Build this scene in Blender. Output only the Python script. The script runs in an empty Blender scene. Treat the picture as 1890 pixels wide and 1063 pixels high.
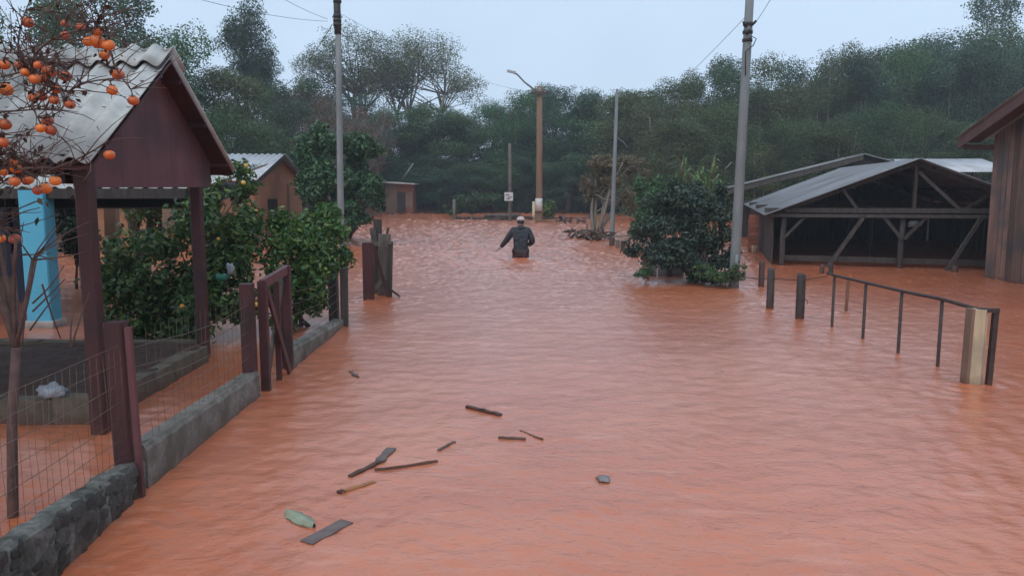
import bpy, bmesh, math, random
import numpy as np
from mathutils import Vector, Matrix, Euler
R = math.radians
sc = bpy.context.scene
C = sc.collection

# ------------------------------------------------------------------ camera
F = 1483.0                       # focal length in photograph pixels (1890 wide)
HORIZON = 345.0
EYE = 1.7                        # eye height above the flood water
TH = math.atan((531.5 - HORIZON) / F)
cd = bpy.data.cameras.new('camera'); cam = bpy.data.objects.new('camera', cd); C.objects.link(cam)
cd.sensor_width = 36; cd.lens = 36 * F / 1890; cd.clip_end = 2000; cd.clip_start = 0.05
cam.location = (0, 0, EYE); cam.rotation_euler = (R(90) - TH, 0, 0)
sc.camera = cam

# ------------------------------------------------------------------ sky, sun, exposure
SUN_EL, SUN_AZ = 52, 200
w = bpy.data.worlds.new('World'); sc.world = w; w.use_nodes = True
nt = w.node_tree; bg = nt.nodes['Background']
sky = nt.nodes.new('ShaderNodeTexSky'); sky.sky_type = 'NISHITA'; sky.sun_disc = False
sky.sun_elevation = R(SUN_EL); sky.sun_rotation = R(SUN_AZ); sky.dust_density = 4.0; sky.air_density = 1.0
hs = nt.nodes.new('ShaderNodeHueSaturation'); hs.inputs['Saturation'].default_value = 0.55
mx = nt.nodes.new('ShaderNodeMix'); mx.data_type = 'RGBA'; mx.inputs[0].default_value = 0.82
mx.inputs[7].default_value = (5.0, 6.45, 8.2, 1)          # even overcast cloud
nt.links.new(sky.outputs[0], hs.inputs['Color']); nt.links.new(hs.outputs[0], mx.inputs[6])
ctc = nt.nodes.new('ShaderNodeTexCoord'); cno = nt.nodes.new('ShaderNodeTexNoise'); cno.inputs['Scale'].default_value = 3.5; cno.inputs['Detail'].default_value = 6; nt.links.new(ctc.outputs['Generated'], cno.inputs[0])
cmr = nt.nodes.new('ShaderNodeMapRange'); cmr.inputs[1].default_value = .3; cmr.inputs[2].default_value = .7; cmr.inputs[3].default_value = .94; cmr.inputs[4].default_value = 1.05; nt.links.new(cno.outputs[0], cmr.inputs[0])
chs = nt.nodes.new('ShaderNodeHueSaturation'); nt.links.new(cmr.outputs[0], chs.inputs['Value']); nt.links.new(mx.outputs[2], chs.inputs['Color'])
nt.links.new(chs.outputs[0], bg.inputs[0]); bg.inputs[1].default_value = 0.128
sd = bpy.data.lights.new('sun', 'SUN'); so = bpy.data.objects.new('sun', sd); C.objects.link(so)
sd.energy = 1.5; sd.angle = R(85); sd.color = (1, 0.96, 0.92)
so.rotation_euler = (R(90 - SUN_EL), 0, R(180 - SUN_AZ)); so.location = (0, 0, 30)
vs = sc.view_settings; vs.view_transform = 'Standard'; vs.look = 'None'; vs.gamma = 1; vs.exposure = 0.12
vs.use_curve_mapping = False
sc.cycles.use_denoising = True
sc.cycles.max_bounces = 6; sc.cycles.transparent_max_bounces = 8; sc.cycles.volume_bounces = 0

# ------------------------------------------------------------------ layout helpers
def ray(x, y):
    a = (x - 945) / F; b = (531.5 - y) / F
    return Vector((a, math.cos(TH) + b * math.sin(TH), -math.sin(TH) + b * math.cos(TH)))
def W(x, y, z=0.0):
    d = ray(x, y); t = (z - EYE) / d.z
    return Vector((d.x * t, d.y * t, z))
def D(x, y, Y):
    d = ray(x, y); t = Y / d.y
    return Vector((d.x * t, Y, EYE + d.z * t))

# ------------------------------------------------------------------ mesh builder
class MB:
    def __init__(s): s.v = []; s.f = []; s.smooth = []
    def add(s, vs, fs, smooth=False):
        n = len(s.v); s.v += [Vector(q) for q in vs]; s.f += [tuple(i + n for i in f) for f in fs]
        s.smooth += [smooth] * len(fs); return s
    def box(s, c, size, rot=None, jit=0):
        hx, hy, hz = [q / 2 for q in size]; m = (rot.to_matrix() if rot is not None else Matrix.Identity(3)); c = Vector(c)
        vs = []
        for x, y, z in ((-1,-1,-1),(1,-1,-1),(1,1,-1),(-1,1,-1),(-1,-1,1),(1,-1,1),(1,1,1),(-1,1,1)):
            p = m @ Vector((x * hx, y * hy, z * hz)) + c
            if jit: p += Vector((random.uniform(-jit, jit), random.uniform(-jit, jit), random.uniform(-jit, jit)))
            vs.append(p)
        return s.add(vs, [(0,3,2,1),(4,5,6,7),(0,1,5,4),(1,2,6,5),(2,3,7,6),(3,0,4,7)])
    def beam(s, a, b, wd, ht, roll=0, bev=0.0, ref=None):
        a = Vector(a); b = Vector(b); z = (b - a).normalized()
        r = Vector(ref) if ref is not None else (Vector((0,0,1)) if abs(z.z) < 0.9 else Vector((0,1,0)))
        x = r.cross(z)
        if x.length < 1e-4: x = Vector((1,0,0)).cross(z)
        x.normalize(); y = z.cross(x)
        c0, s0 = math.cos(roll), math.sin(roll); x, y = x * c0 + y * s0, y * c0 - x * s0
        hw, hh = wd / 2, ht / 2
        if bev <= 0: prof = [(-hw,-hh),(hw,-hh),(hw,hh),(-hw,hh)]
        else: prof = [(-hw+bev,-hh),(hw-bev,-hh),(hw,-hh+bev),(hw,hh-bev),(hw-bev,hh),(-hw+bev,hh),(-hw,hh-bev),(-hw,-hh+bev)]
        n = len(prof)
        vs = [a + x * p + y * q for p, q in prof] + [b + x * p + y * q for p, q in prof]
        fs = [(i, (i + 1) % n, n + (i + 1) % n, n + i) for i in range(n)] + [tuple(range(n))[::-1], tuple(range(n, 2 * n))]
        return s.add(vs, fs)
    def tube(s, pts, radii, n=8, cap=True, smooth=True):
        pts = [Vector(p) for p in pts]
        if not hasattr(radii, '__len__'): radii = [radii] * len(pts)
        vs = []; fs = []; prev = None
        for i, p in enumerate(pts):
            t = (pts[min(i + 1, len(pts) - 1)] - pts[max(i - 1, 0)]).normalized()
            if prev is None:
                x = t.cross(Vector((0.31, 0.95, 0.07)) if abs(t.y) < 0.9 else Vector((1, 0, 0.1))).normalized()
            else:
                x = prev - t * prev.dot(t); x.normalize()
            prev = x; y = t.cross(x)
            for k in range(n):
                a = 2 * math.pi * k / n; vs.append(p + (x * math.cos(a) + y * math.sin(a)) * radii[i])
        for i in range(len(pts) - 1):
            for k in range(n):
                fs.append((i * n + k, i * n + (k + 1) % n, (i + 1) * n + (k + 1) % n, (i + 1) * n + k))
        s.add(vs, fs, smooth)
        if cap:
            m = len(s.v) - len(vs); s.f.append(tuple(m + k for k in range(n))[::-1]); s.smooth.append(False)
            m += (len(pts) - 1) * n; s.f.append(tuple(m + k for k in range(n))); s.smooth.append(False)
        return s
    def poly(s, pts, thick):
        """planar polygon extruded by the vector thick"""
        n = len(pts); t = Vector(thick); a = [Vector(p) for p in pts]
        return s.add(a + [p + t for p in a], [tuple(range(n))[::-1], tuple(range(n, 2 * n))] + [(i, (i + 1) % n, n + (i + 1) % n, n + i) for i in range(n)])
    def mesh(s, name, off=Vector((0,0,0))):
        me = bpy.data.meshes.new(name); me.from_pydata([tuple(p - off) for p in s.v], [], s.f)
        me.polygons.foreach_set('use_smooth', s.smooth)
        bm = bmesh.new(); bm.from_mesh(me); bmesh.ops.recalc_face_normals(bm, faces=bm.faces); bm.to_mesh(me); bm.free()
        me.update(); return me
    def build(s, name, mat, parent=None, loc=None):
        off = Vector((0,0,0))
        q = parent
        while q is not None: off += q.location; q = q.parent
        l = Vector((0,0,0))
        if loc is not None: l = Vector(loc) - off
        me = s.mesh(name, off + l); o = bpy.data.objects.new(name, me); C.objects.link(o); me.materials.append(mat)
        o.location = l; o.parent = parent
        return o

def tag(o, label=None, cat=None, group=None, kind=None):
    if label: o['label'] = label
    if cat: o['category'] = cat
    if group: o['group'] = group
    if kind: o['kind'] = kind
    return o
def thing(name, loc, label, cat, group=None):
    o = bpy.data.objects.new(name, None); C.objects.link(o); o.location = loc; o.empty_display_size = 0.2
    return tag(o, label, cat, group)
def mesh_obj(name, me, mat, parent=None, loc=(0,0,0)):
    o = bpy.data.objects.new(name, me); C.objects.link(o)
    if not me.materials: me.materials.append(mat)
    o.location = loc; o.parent = parent
    return o
def copy_tree(o, parent=None):
    c = o.copy(); C.objects.link(c); c.parent = parent
    for ch in list(o.children): copy_tree(ch, c)
    return c

# ------------------------------------------------------------------ materials
def nodes(name):
    m = bpy.data.materials.new(name); m.use_nodes = True; n = m.node_tree
    return m, n, n.nodes['Principled BSDF']
def mat(name, c1, c2, scale=6, rough=0.7, bump=0.2, stretch=(1,1,1), dist=0.01, c3=None, detail=6, spots=None, spec=0.4, objvar=0.12, metallic=0.0):
    m, n, b = nodes(name); L = n.links.new; N = n.nodes.new
    tc = N('ShaderNodeTexCoord'); mp = N('ShaderNodeMapping'); mp.inputs['Scale'].default_value = stretch
    L(tc.outputs['Object'], mp.inputs[0])
    no = N('ShaderNodeTexNoise'); no.inputs['Scale'].default_value = scale; no.inputs['Detail'].default_value = detail; no.inputs['Roughness'].default_value = 0.65
    L(mp.outputs[0], no.inputs[0])
    rp = N('ShaderNodeValToRGB'); rp.color_ramp.elements[0].position = 0.32; rp.color_ramp.elements[1].position = 0.68
    rp.color_ramp.elements[0].color = (*c1, 1); rp.color_ramp.elements[1].color = (*c2, 1)
    L(no.outputs[0], rp.inputs[0]); col = rp.outputs[0]
    if c3:
        n2 = N('ShaderNodeTexNoise'); n2.inputs['Scale'].default_value = scale * 0.23; n2.inputs['Detail'].default_value = 4; L(tc.outputs['Object'], n2.inputs[0])
        r2 = N('ShaderNodeValToRGB'); r2.color_ramp.elements[0].position = 0.48; r2.color_ramp.elements[1].position = 0.66
        L(n2.outputs[0], r2.inputs[0]); mm = N('ShaderNodeMix'); mm.data_type = 'RGBA'
        L(r2.outputs[0], mm.inputs[0]); L(col, mm.inputs[6]); mm.inputs[7].default_value = (*c3, 1); col = mm.outputs[2]
    if objvar:
        oi = N('ShaderNodeObjectInfo'); mr = N('ShaderNodeMapRange'); mr.inputs[3].default_value = 1 - objvar; mr.inputs[4].default_value = 1 + objvar
        L(oi.outputs['Random'], mr.inputs[0]); hv = N('ShaderNodeHueSaturation'); L(mr.outputs[0], hv.inputs['Value']); L(col, hv.inputs['Color']); col = hv.outputs[0]
    ge = N('ShaderNodeNewGeometry'); sx_ = N('ShaderNodeSeparateXYZ'); L(ge.outputs['Position'], sx_.inputs[0])   # mud left at the flood line
    nm_ = N('ShaderNodeTexNoise'); nm_.inputs['Scale'].default_value = 9; L(ge.outputs['Position'], nm_.inputs[0])
    ma = N('ShaderNodeMath'); ma.operation = 'MULTIPLY_ADD'; ma.inputs[1].default_value = -.13; L(nm_.outputs[0], ma.inputs[0]); L(sx_.outputs[2], ma.inputs[2])
    mr2 = N('ShaderNodeMapRange'); mr2.inputs[1].default_value = -.06; mr2.inputs[2].default_value = .03; mr2.inputs[3].default_value = .6; mr2.inputs[4].default_value = 0; L(ma.outputs[0], mr2.inputs[0])
    md = N('ShaderNodeMix'); md.data_type = 'RGBA'; L(mr2.outputs[0], md.inputs[0]); L(col, md.inputs[6]); md.inputs[7].default_value = (.10,.036,.02,1); col = md.outputs[2]
    L(col, b.inputs['Base Color'])
    b.inputs['Roughness'].default_value = rough; b.inputs['Specular IOR Level'].default_value = spec; b.inputs['Metallic'].default_value = metallic
    if bump:
        bp = N('ShaderNodeBump'); bp.inputs['Strength'].default_value = bump; bp.inputs['Distance'].default_value = dist
        L(no.outputs[0], bp.inputs['Height']); L(bp.outputs[0], b.inputs['Normal'])
    return m
def leafmat(name, a, b_, c, rough=0.45, trans=0.25):
    m, n, b = nodes(name); L = n.links.new; N = n.nodes.new
    g = N('ShaderNodeNewGeometry'); rp = N('ShaderNodeValToRGB'); e = rp.color_ramp.elements
    e[0].color = (*a, 1); e[1].color = (*c, 1); e[1].position = 0.97; q = e.new(0.55); q.color = (*b_, 1)
    L(g.outputs['Random Per Island'], rp.inputs[0])
    oi = N('ShaderNodeObjectInfo'); mr = N('ShaderNodeMapRange'); mr.inputs[3].default_value = 0.7; mr.inputs[4].default_value = 1.3
    L(oi.outputs['Random'], mr.inputs[0]); hv = N('ShaderNodeHueSaturation'); L(mr.outputs[0], hv.inputs['Value']); L(rp.outputs[0], hv.inputs['Color'])
    hr = N('ShaderNodeMapRange'); hr.inputs[3].default_value = 0.475; hr.inputs[4].default_value = 0.525
    wn = N('ShaderNodeTexWhiteNoise'); wn.noise_dimensions = '1D'; L(oi.outputs['Random'], wn.inputs['W']); L(wn.outputs[0], hr.inputs[0]); L(hr.outputs[0], hv.inputs['Hue'])
    L(hv.outputs[0], b.inputs['Base Color']); b.inputs['Roughness'].default_value = rough; b.inputs['Specular IOR Level'].default_value = 0.35
    tr = N('ShaderNodeBsdfTranslucent'); L(hv.outputs[0], tr.inputs[0]); ms = N('ShaderNodeMixShader'); ms.inputs[0].default_value = trans
    out = n.nodes['Material Output']; L(b.outputs[0], ms.inputs[1]); L(tr.outputs[0], ms.inputs[2]); L(ms.outputs[0], out.inputs[0])
    return m

M = {}
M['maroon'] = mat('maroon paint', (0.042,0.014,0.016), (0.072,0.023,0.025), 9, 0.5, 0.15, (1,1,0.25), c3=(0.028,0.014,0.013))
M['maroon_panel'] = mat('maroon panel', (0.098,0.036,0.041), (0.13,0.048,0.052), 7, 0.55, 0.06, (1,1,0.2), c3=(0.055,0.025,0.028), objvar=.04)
M['concrete'] = mat('weathered render', (0.12,0.105,0.092), (0.22,0.195,0.17), 22, 0.85, 0.8, dist=0.01, c3=(0.095,0.09,0.07))
M['concrete_wet'] = mat('wet stone', (0.03,0.03,0.028), (0.15,0.145,0.135), 18, 0.7, 0.9, dist=0.02, c3=(0.045,0.05,0.035), objvar=0.5)
M['moss'] = mat('mossy mortar', (0.06,0.06,0.052), (0.2,0.195,0.175), 18, 0.85, 0.9, dist=0.02, c3=(0.028,0.03,0.024))
M['block'] = mat('old block', (0.085,0.068,0.05), (0.15,0.12,0.09), 12, 0.85, 0.4, c3=(0.06,0.05,0.035))
M['soil'] = mat('wet soil', (0.035,0.016,0.011), (0.08,0.035,0.022), 9, 0.75, 0.9, dist=0.04)
M['earth'] = mat('red earth', (0.10,0.04,0.026), (0.19,0.08,0.05), 3, 0.85, 0.7, dist=0.05, c3=(0.06,0.05,0.03), objvar=0)
M['fibre'] = mat('fibre cement', (0.34,0.34,0.325), (0.52,0.52,0.5), 5, 0.75, 0.2, c3=(0.2,0.2,0.188), objvar=0.1)
M['fibre_dark'] = mat('old fibre cement', (0.12,0.115,0.115), (0.21,0.205,0.205), 5, 0.8, 0.2, c3=(0.08,0.08,0.075), objvar=0.15)
M['zinc'] = mat('zinc sheet', (0.34,0.35,0.37), (0.46,0.47,0.49), 3, 0.5, 0.05, c3=(0.26,0.26,0.26), objvar=0.06)
M['zinc_grey'] = mat('grey zinc sheet', (0.14,0.145,0.155), (0.2,0.205,0.215), 3, 0.55, 0.05, c3=(0.11,0.11,0.113), objvar=0.08)
M['wood_grey'] = mat('weathered timber', (0.06,0.05,0.043), (0.145,0.125,0.105), 10, 0.8, 0.35, (2,2,0.2), c3=(0.05,0.045,0.038))
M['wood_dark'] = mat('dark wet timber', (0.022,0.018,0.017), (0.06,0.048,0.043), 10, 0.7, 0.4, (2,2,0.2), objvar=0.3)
M['wood_plank'] = mat('brown plank', (0.075,0.05,0.044), (0.22,0.125,0.095), 9, 0.75, 0.4, (3,3,0.12), c3=(0.075,0.064,0.06), objvar=0.4)
M['wood_red'] = mat('red brown board', (0.06,0.032,0.03), (0.1,0.052,0.047), 8, 0.7, 0.2, (1,1,0.3))
M['wood_pale'] = mat('pale cut wood', (0.36,0.27,0.17), (0.52,0.42,0.28), 9, 0.7, 0.3, (2,2,0.15), c3=(0.24,0.2,0.15))
M['wood_orange'] = mat('fresh orange wood', (0.42,0.17,0.05), (0.6,0.29,0.10), 9, 0.6, 0.2)
M['pole'] = mat('concrete pole', (0.12,0.135,0.138), (0.19,0.205,0.205), 5, 0.75, 0.15, (1,1,0.3))
M['pole_wood'] = mat('timber pole', (0.13,0.07,0.045), (0.21,0.12,0.075), 5, 0.8, 0.3, (1.5,1.5,0.1))
M['white'] = mat('white paint', (0.4,0.39,0.37), (0.52,0.51,0.49), 6, 0.6, 0.1, c3=(0.3,0.28,0.25))
M['blue'] = mat('sky blue paint', (0.075,0.36,0.52), (0.10,0.42,0.58), 3, 0.55, 0.06, objvar=0)
M['navy'] = mat('navy paint', (0.012,0.015,0.05), (0.02,0.025,0.08), 4, 0.5, 0.05)
M['tan_wall'] = mat('tan boards', (0.15,0.09,0.065), (0.23,0.145,0.1), 4, 0.8, 0.2, (1,1,0.3))
M['orange_wall'] = mat('orange brown wall', (0.24,0.105,0.05), (0.34,0.16,0.085), 2.5, 0.85, 0.2, c3=(0.18,0.09,0.05))
M['brick'] = mat('clay brick', (0.19,0.065,0.04), (0.28,0.105,0.06), 6, 0.85, 0.3, objvar=0.25)
M['iron'] = mat('rusty iron', (0.022,0.014,0.013), (0.045,0.027,0.023), 12, 0.6, 0.3)
M['rust'] = mat('rusted pipe', (0.10,0.035,0.02), (0.17,0.065,0.035), 12, 0.75, 0.3)
M['wire'] = mat('fence wire', (0.09,0.06,0.045), (0.15,0.105,0.08), 20, 0.55, 0, objvar=0.2)
M['cable'] = mat('black cable', (0.02,0.02,0.022), (0.03,0.03,0.033), 3, 0.6, 0)
M['black'] = mat('black fitting', (0.015,0.015,0.016), (0.03,0.03,0.03), 8, 0.5, 0.1)
M['porcelain'] = mat('insulator', (0.25,0.25,0.26), (0.35,0.35,0.36), 8, 0.3, 0)
M['bark'] = mat('bark', (0.045,0.035,0.028), (0.10,0.08,0.062), 14, 0.9, 0.7, (2,2,0.4), dist=0.03)
M['bark_pale'] = mat('pale bark', (0.12,0.105,0.085), (0.2,0.18,0.15), 10, 0.9, 0.5, (2,2,0.4), dist=0.03)
M['twig'] = mat('twig', (0.055,0.03,0.026), (0.12,0.07,0.062), 14, 0.85, 0.3)
M['plastic'] = mat('pale plastic', (0.17,0.19,0.22), (0.30,0.32,0.35), 5, 0.35, 0.2)
M['plastic_grey'] = mat('grey plastic', (0.17,0.18,0.19), (0.26,0.27,0.27), 6, 0.4, 0.2)
M['teal'] = mat('teal plastic', (0.015,0.12,0.08), (0.03,0.17,0.12), 5, 0.4, 0.2)
M['bottle'] = mat('green bottle', (0.3,0.4,0.27), (0.42,0.5,0.36), 12, 0.35, 0.05)
M['glass'] = mat('dark glass', (0.012,0.013,0.018), (0.02,0.02,0.026), 2, 0.12, 0)
M['sign'] = mat('white sign', (0.4,0.41,0.41), (0.5,0.5,0.5), 5, 0.5, 0.03)
M['debris'] = mat('grey debris wood', (0.10,0.10,0.105), (0.19,0.19,0.19), 12, 0.65, 0.4, (1,1,1), objvar=0.2)
M['leaf_forest'] = leafmat('forest leaves', (0.025,0.062,0.024), (0.05,0.108,0.04), (0.095,0.15,0.058))
M['leaf_blue'] = leafmat('blue green leaves', (0.021,0.05,0.034), (0.038,0.084,0.05), (0.068,0.12,0.066))
M['leaf_olive'] = leafmat('olive leaves', (0.044,0.066,0.024), (0.08,0.108,0.042), (0.13,0.155,0.065))
M['leaf_brown'] = leafmat('brown leaves', (0.055,0.042,0.032), (0.09,0.068,0.047), (0.15,0.10,0.06))
M['leaf_citrus'] = leafmat('citrus leaves', (0.016,0.045,0.015), (0.038,0.09,0.024), (0.12,0.165,0.042), 0.38)
M['leaf_bright'] = leafmat('bright citrus leaves', (0.018,0.06,0.016), (0.045,0.12,0.026), (0.14,0.2,0.05), 0.38)
M['leaf_dark'] = leafmat('dark shrub leaves', (0.014,0.028,0.021), (0.026,0.047,0.032), (0.07,0.09,0.05), 0.4)
M['leaf_grass'] = leafmat('cane leaves', (0.04,0.09,0.025), (0.075,0.145,0.04), (0.17,0.2,0.08))
M['leaf_dry'] = leafmat('dry leaves', (0.085,0.08,0.04), (0.15,0.13,0.072), (0.22,0.185,0.11))
M['leaf_pers'] = leafmat('persimmon leaves', (0.035,0.02,0.018), (0.065,0.034,0.024), (0.12,0.05,0.03), 0.5)
M['jacket'] = mat('dark jacket', (0.010,0.013,0.019), (0.02,0.025,0.034), 11, 0.55, 0.9, dist=0.05, objvar=0)
M['trouser'] = mat('dark trousers', (0.02,0.008,0.009), (0.035,0.014,0.015), 7, 0.7, 0.3, objvar=0)
M['skin'] = mat('skin', (0.2,0.10,0.07), (0.27,0.14,0.1), 5, 0.5, 0.05, objvar=0)
M['cap'] = mat('pale cap', (0.42,0.33,0.33), (0.55,0.45,0.44), 6, 0.7, 0.2, objvar=0)
M['hair'] = mat('dark hair', (0.012,0.01,0.01), (0.03,0.025,0.022), 20, 0.6, 0.4, objvar=0)

def fruit_mat(name, a, b_):
    m, n, b = nodes(name); L = n.links.new; N = n.nodes.new
    oi = N('ShaderNodeObjectInfo'); mm = N('ShaderNodeMix'); mm.data_type = 'RGBA'; mm.inputs[6].default_value = (*a, 1); mm.inputs[7].default_value = (*b_, 1)
    L(oi.outputs['Random'], mm.inputs[0]); L(mm.outputs[2], b.inputs['Base Color']); b.inputs['Roughness'].default_value = 0.32; b.inputs['Subsurface Weight'].default_value = 0.0
    return m
M['persimmon'] = fruit_mat('persimmon skin', (0.4,0.075,0.03), (0.78,0.2,0.03))
M['orange'] = fruit_mat('citrus skin', (0.62,0.26,0.03), (0.6,0.4,0.08))

def water_mat():
    m, n, b = nodes('muddy flood water'); L = n.links.new; N = n.nodes.new
    tc = N('ShaderNodeTexCoord')
    def noise(scale, st, detail=3, dist=0.0, rough=0.55, loc=(0,0,0)):
        mp = N('ShaderNodeMapping'); mp.inputs['Scale'].default_value = st; mp.inputs['Location'].default_value = loc; mp.inputs['Rotation'].default_value = (0,0,R(8)); L(tc.outputs['Object'], mp.inputs[0])
        no = N('ShaderNodeTexNoise'); no.inputs['Scale'].default_value = scale; no.inputs['Detail'].default_value = detail
        no.inputs['Distortion'].default_value = dist; no.inputs['Roughness'].default_value = rough; L(mp.outputs[0], no.inputs[0]); return no.outputs[0]
    silt = noise(0.6, (0.6,1,1), 5, 1.2); rp = N('ShaderNodeValToRGB')
    rp.color_ramp.elements[0].position = 0.3; rp.color_ramp.elements[1].position = 0.72
    rp.color_ramp.elements[0].color = (0.43,0.116,0.05,1); rp.color_ramp.elements[1].color = (0.53,0.174,0.086,1)
    L(silt, rp.inputs[0])
    def mixc(col, fac, lo, hi, c):
        r_ = N('ShaderNodeMapRange'); r_.inputs[1].default_value = lo; r_.inputs[2].default_value = hi; L(fac, r_.inputs[0]); m_ = N('ShaderNodeMix'); m_.data_type = 'RGBA'
        L(r_.outputs[0], m_.inputs[0]); L(col, m_.inputs[6]); m_.inputs[7].default_value = c; return m_.outputs[2]
    col = mixc(rp.outputs[0], noise(2.2, (0.35,1.6,1), 6, 1.6, .65), .56, .74, (0.55,0.22,0.135,1))        # pale silt streaks
    col = mixc(col, noise(5.5, (0.5,1.3,1), 5, 1.0, .7, (7,3,0)), .62, .75, (0.27,0.062,0.024,1))           # darker swirls
    col = mixc(col, noise(26, (0.9,1.1,1), 2, 0.0, .5, (1,5,0)), .74, .79, (0.2,0.05,0.022,1))              # raindrop speckles painted as small dark spots
    L(col, b.inputs['Base Color'])
    b.inputs['IOR'].default_value = 1.33; b.inputs['Specular IOR Level'].default_value = 0.5; b.inputs['Roughness'].default_value = 0.14
    b.inputs['Coat Weight'].default_value = 0.85; b.inputs['Coat IOR'].default_value = 1.33; b.inputs['Coat Roughness'].default_value = 0.33
    prev = None
    # long swell, flow ripples, small chop, raindrop pits
    for sc_, st, de, di, stg, dst in ((3.2,(0.65,1.4,1),3,1.2,0.35,0.014), (9,(0.7,1.25,1),4,0.9,0.7,0.012), (24,(0.85,1.15,1),3,0.4,0.8,0.007), (60,(1,1.1,1),2,0.2,0.7,0.003)):
        h = noise(sc_, st, de, di); bp = N('ShaderNodeBump'); bp.inputs['Strength'].default_value = stg; bp.inputs['Distance'].default_value = dst
        L(h, bp.inputs['Height'])
        if prev is not None: L(prev, bp.inputs['Normal'])
        prev = bp.outputs[0]
    vo = N('ShaderNodeTexVoronoi'); vo.inputs['Scale'].default_value = 3.1; vo.inputs['Randomness'].default_value = 1.0; L(tc.outputs['Object'], vo.inputs[0])
    ml = N('ShaderNodeMath'); ml.operation = 'MULTIPLY'; ml.inputs[1].default_value = 95; L(vo.outputs['Distance'], ml.inputs[0])
    sn = N('ShaderNodeMath'); sn.operation = 'SINE'; L(ml.outputs[0], sn.inputs[0])
    fa = N('ShaderNodeMapRange'); fa.inputs[1].default_value = 0.02; fa.inputs[2].default_value = 0.16; fa.inputs[3].default_value = 1; fa.inputs[4].default_value = 0; L(vo.outputs['Distance'], fa.inputs[0])
    mu = N('ShaderNodeMath'); mu.operation = 'MULTIPLY'; L(sn.outputs[0], mu.inputs[0]); L(fa.outputs[0], mu.inputs[1])
    bp = N('ShaderNodeBump'); bp.inputs['Strength'].default_value = 0.35; bp.inputs['Distance'].default_value = 0.004; L(mu.outputs[0], bp.inputs['Height']); L(prev, bp.inputs['Normal'])
    L(bp.outputs[0], b.inputs['Normal'])
    return m
M['water'] = water_mat()

# ------------------------------------------------------------------ ground and water
rng = np.random.default_rng(7)
def ground_z(x, y):
    z = -0.8
    z += 1.15 * min(1, max(0, (y - 47) / 6.0)) + 0.05 * max(0, y - 53)
    z += 1.0 * min(1, max(0, (-x - 6.5) / 4)) * min(1, max(0, (y - 14.5) / 5))
    return z
def make_ground():
    xs = [-400,-200,-120,-80] + list(range(-60, 62, 3)) + [80,120,200,400]
    ys = [-60,-20,0] + list(range(6, 90, 3)) + [110,150,220,320,600]
    v = []; f = []
    for y in ys:
        for x in xs: v.append((x, y, ground_z(x, min(y, 90)) + (0.08 * math.sin(x * 1.3 + y) * math.sin(y * 0.7) if y > 10 else 0)))
    n = len(xs)
    for j in range(len(ys) - 1):
        for i in range(n - 1): a = j * n + i; f.append((a, a + 1, a + n + 1, a + n))
    MBo = MB(); MBo.add(v, f, True); o = MBo.build('ground', M['earth']); tag(o, kind='structure')
make_ground()
RINGS = [(.2, 18.9, .5, .03, 1.0), (3.85, 13.4, .35, .008, .5), (-2.06, 6.6, .2, .006, .3), (-2.06, 7.36, .2, .006, .3), (-2.1, 11.9, .3, .008, .5), (3.9, 6.8, .16, .005, .35), (4.0, 6.75, .18, .005, .3), (4.4, 10.9, .22, .006, .35), (3.55, 11.0, .22, .006, .35), (3.65, 8.6, .16, .004, .25), (-2.4, 4.1, .14, .004, .25)]
def make_water():
    """one sheet: a wide flat skirt and, 2 cm above it, a finely divided surface with real ripples"""
    rw = np.random.default_rng(3); nx, ny = 560, 760
    Y = 1.2 * (60 / 1.2) ** (np.arange(ny) / (ny - 1)); U = np.linspace(-1, 1, nx)
    X = U[None, :] * (1.0 + Y[:, None] * 0.85); YY = np.repeat(Y[:, None], nx, 1)
    cell = np.maximum(Y * 0.0052, X[:, 1] - X[:, 0])[:, None]; Z = np.zeros_like(X)
    for lam, amp, n in ((2.6, .0016, 6), (1.3, .0012, 8), (.62, .0017, 10), (.3, .0022, 14), (.15, .0016, 14)):
        for k in range(n):
            th = rw.normal(math.pi / 2 + .12, 1.0); l = lam * rw.uniform(.75, 1.35); ph = rw.uniform(0, 6.28); kx, ky = math.cos(th) * 6.283 / l, math.sin(th) * 6.283 / l
            fade = np.clip((l / cell - 3.0) / 3.0, 0, 1)      # ripples finer than the mesh are left to the material
            ph2 = ph + 1.7 * np.sin(X * .23 + YY * .17 + k) + 1.1 * np.sin(X * .61 - YY * .47 + 2 * k)
            env = .55 + .45 * np.sin(X * (.31 + .07 * k) + YY * (.26 - .05 * k) + 3 * k)
            Z += fade * env * amp * np.sin(kx * X + ky * YY + ph2) / math.sqrt(n / 3)
    Z += rw.normal(0, 1, Z.shape) * cell * .14 * np.clip((YY - 5) / 16, 0, 1)      # small rain chop further out
    for x_, y_, l_, a_, d_ in RINGS:
        r_ = np.hypot(X - x_, YY - y_); Z += a_ * np.sin(6.283 * r_ / l_) * np.exp(-r_ / d_) * np.clip((l_ / cell - 1.5) / 2, 0, 1)
    v = np.stack([X, YY, Z + .004], -1).reshape(-1, 3); n0 = len(v)
    i = np.arange(ny - 1)[:, None] * nx + np.arange(nx - 1)[None, :]; f = np.stack([i, i + 1, i + nx + 1, i + nx], -1).reshape(-1, 4)
    v = np.concatenate([v, [(-160, -30, -.03), (160, -30, -.03), (160, 90, -.03), (-160, 90, -.03)]]); f = np.concatenate([f, [[n0, n0 + 1, n0 + 2, n0 + 3]]])
    me = bpy.data.meshes.new('flood_water'); me.vertices.add(len(v)); me.vertices.foreach_set('co', v.reshape(-1)); me.loops.add(f.size); me.loops.foreach_set('vertex_index', f.reshape(-1).astype(np.int32))
    me.polygons.add(len(f)); me.polygons.foreach_set('loop_start', np.arange(0, f.size, 4, dtype=np.int32)); me.update(calc_edges=True); me.polygons.foreach_set('use_smooth', [True] * len(f))
    me.materials.append(M['water']); o = bpy.data.objects.new('flood_water', me); C.objects.link(o); tag(o, kind='structure')
make_water()

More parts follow.
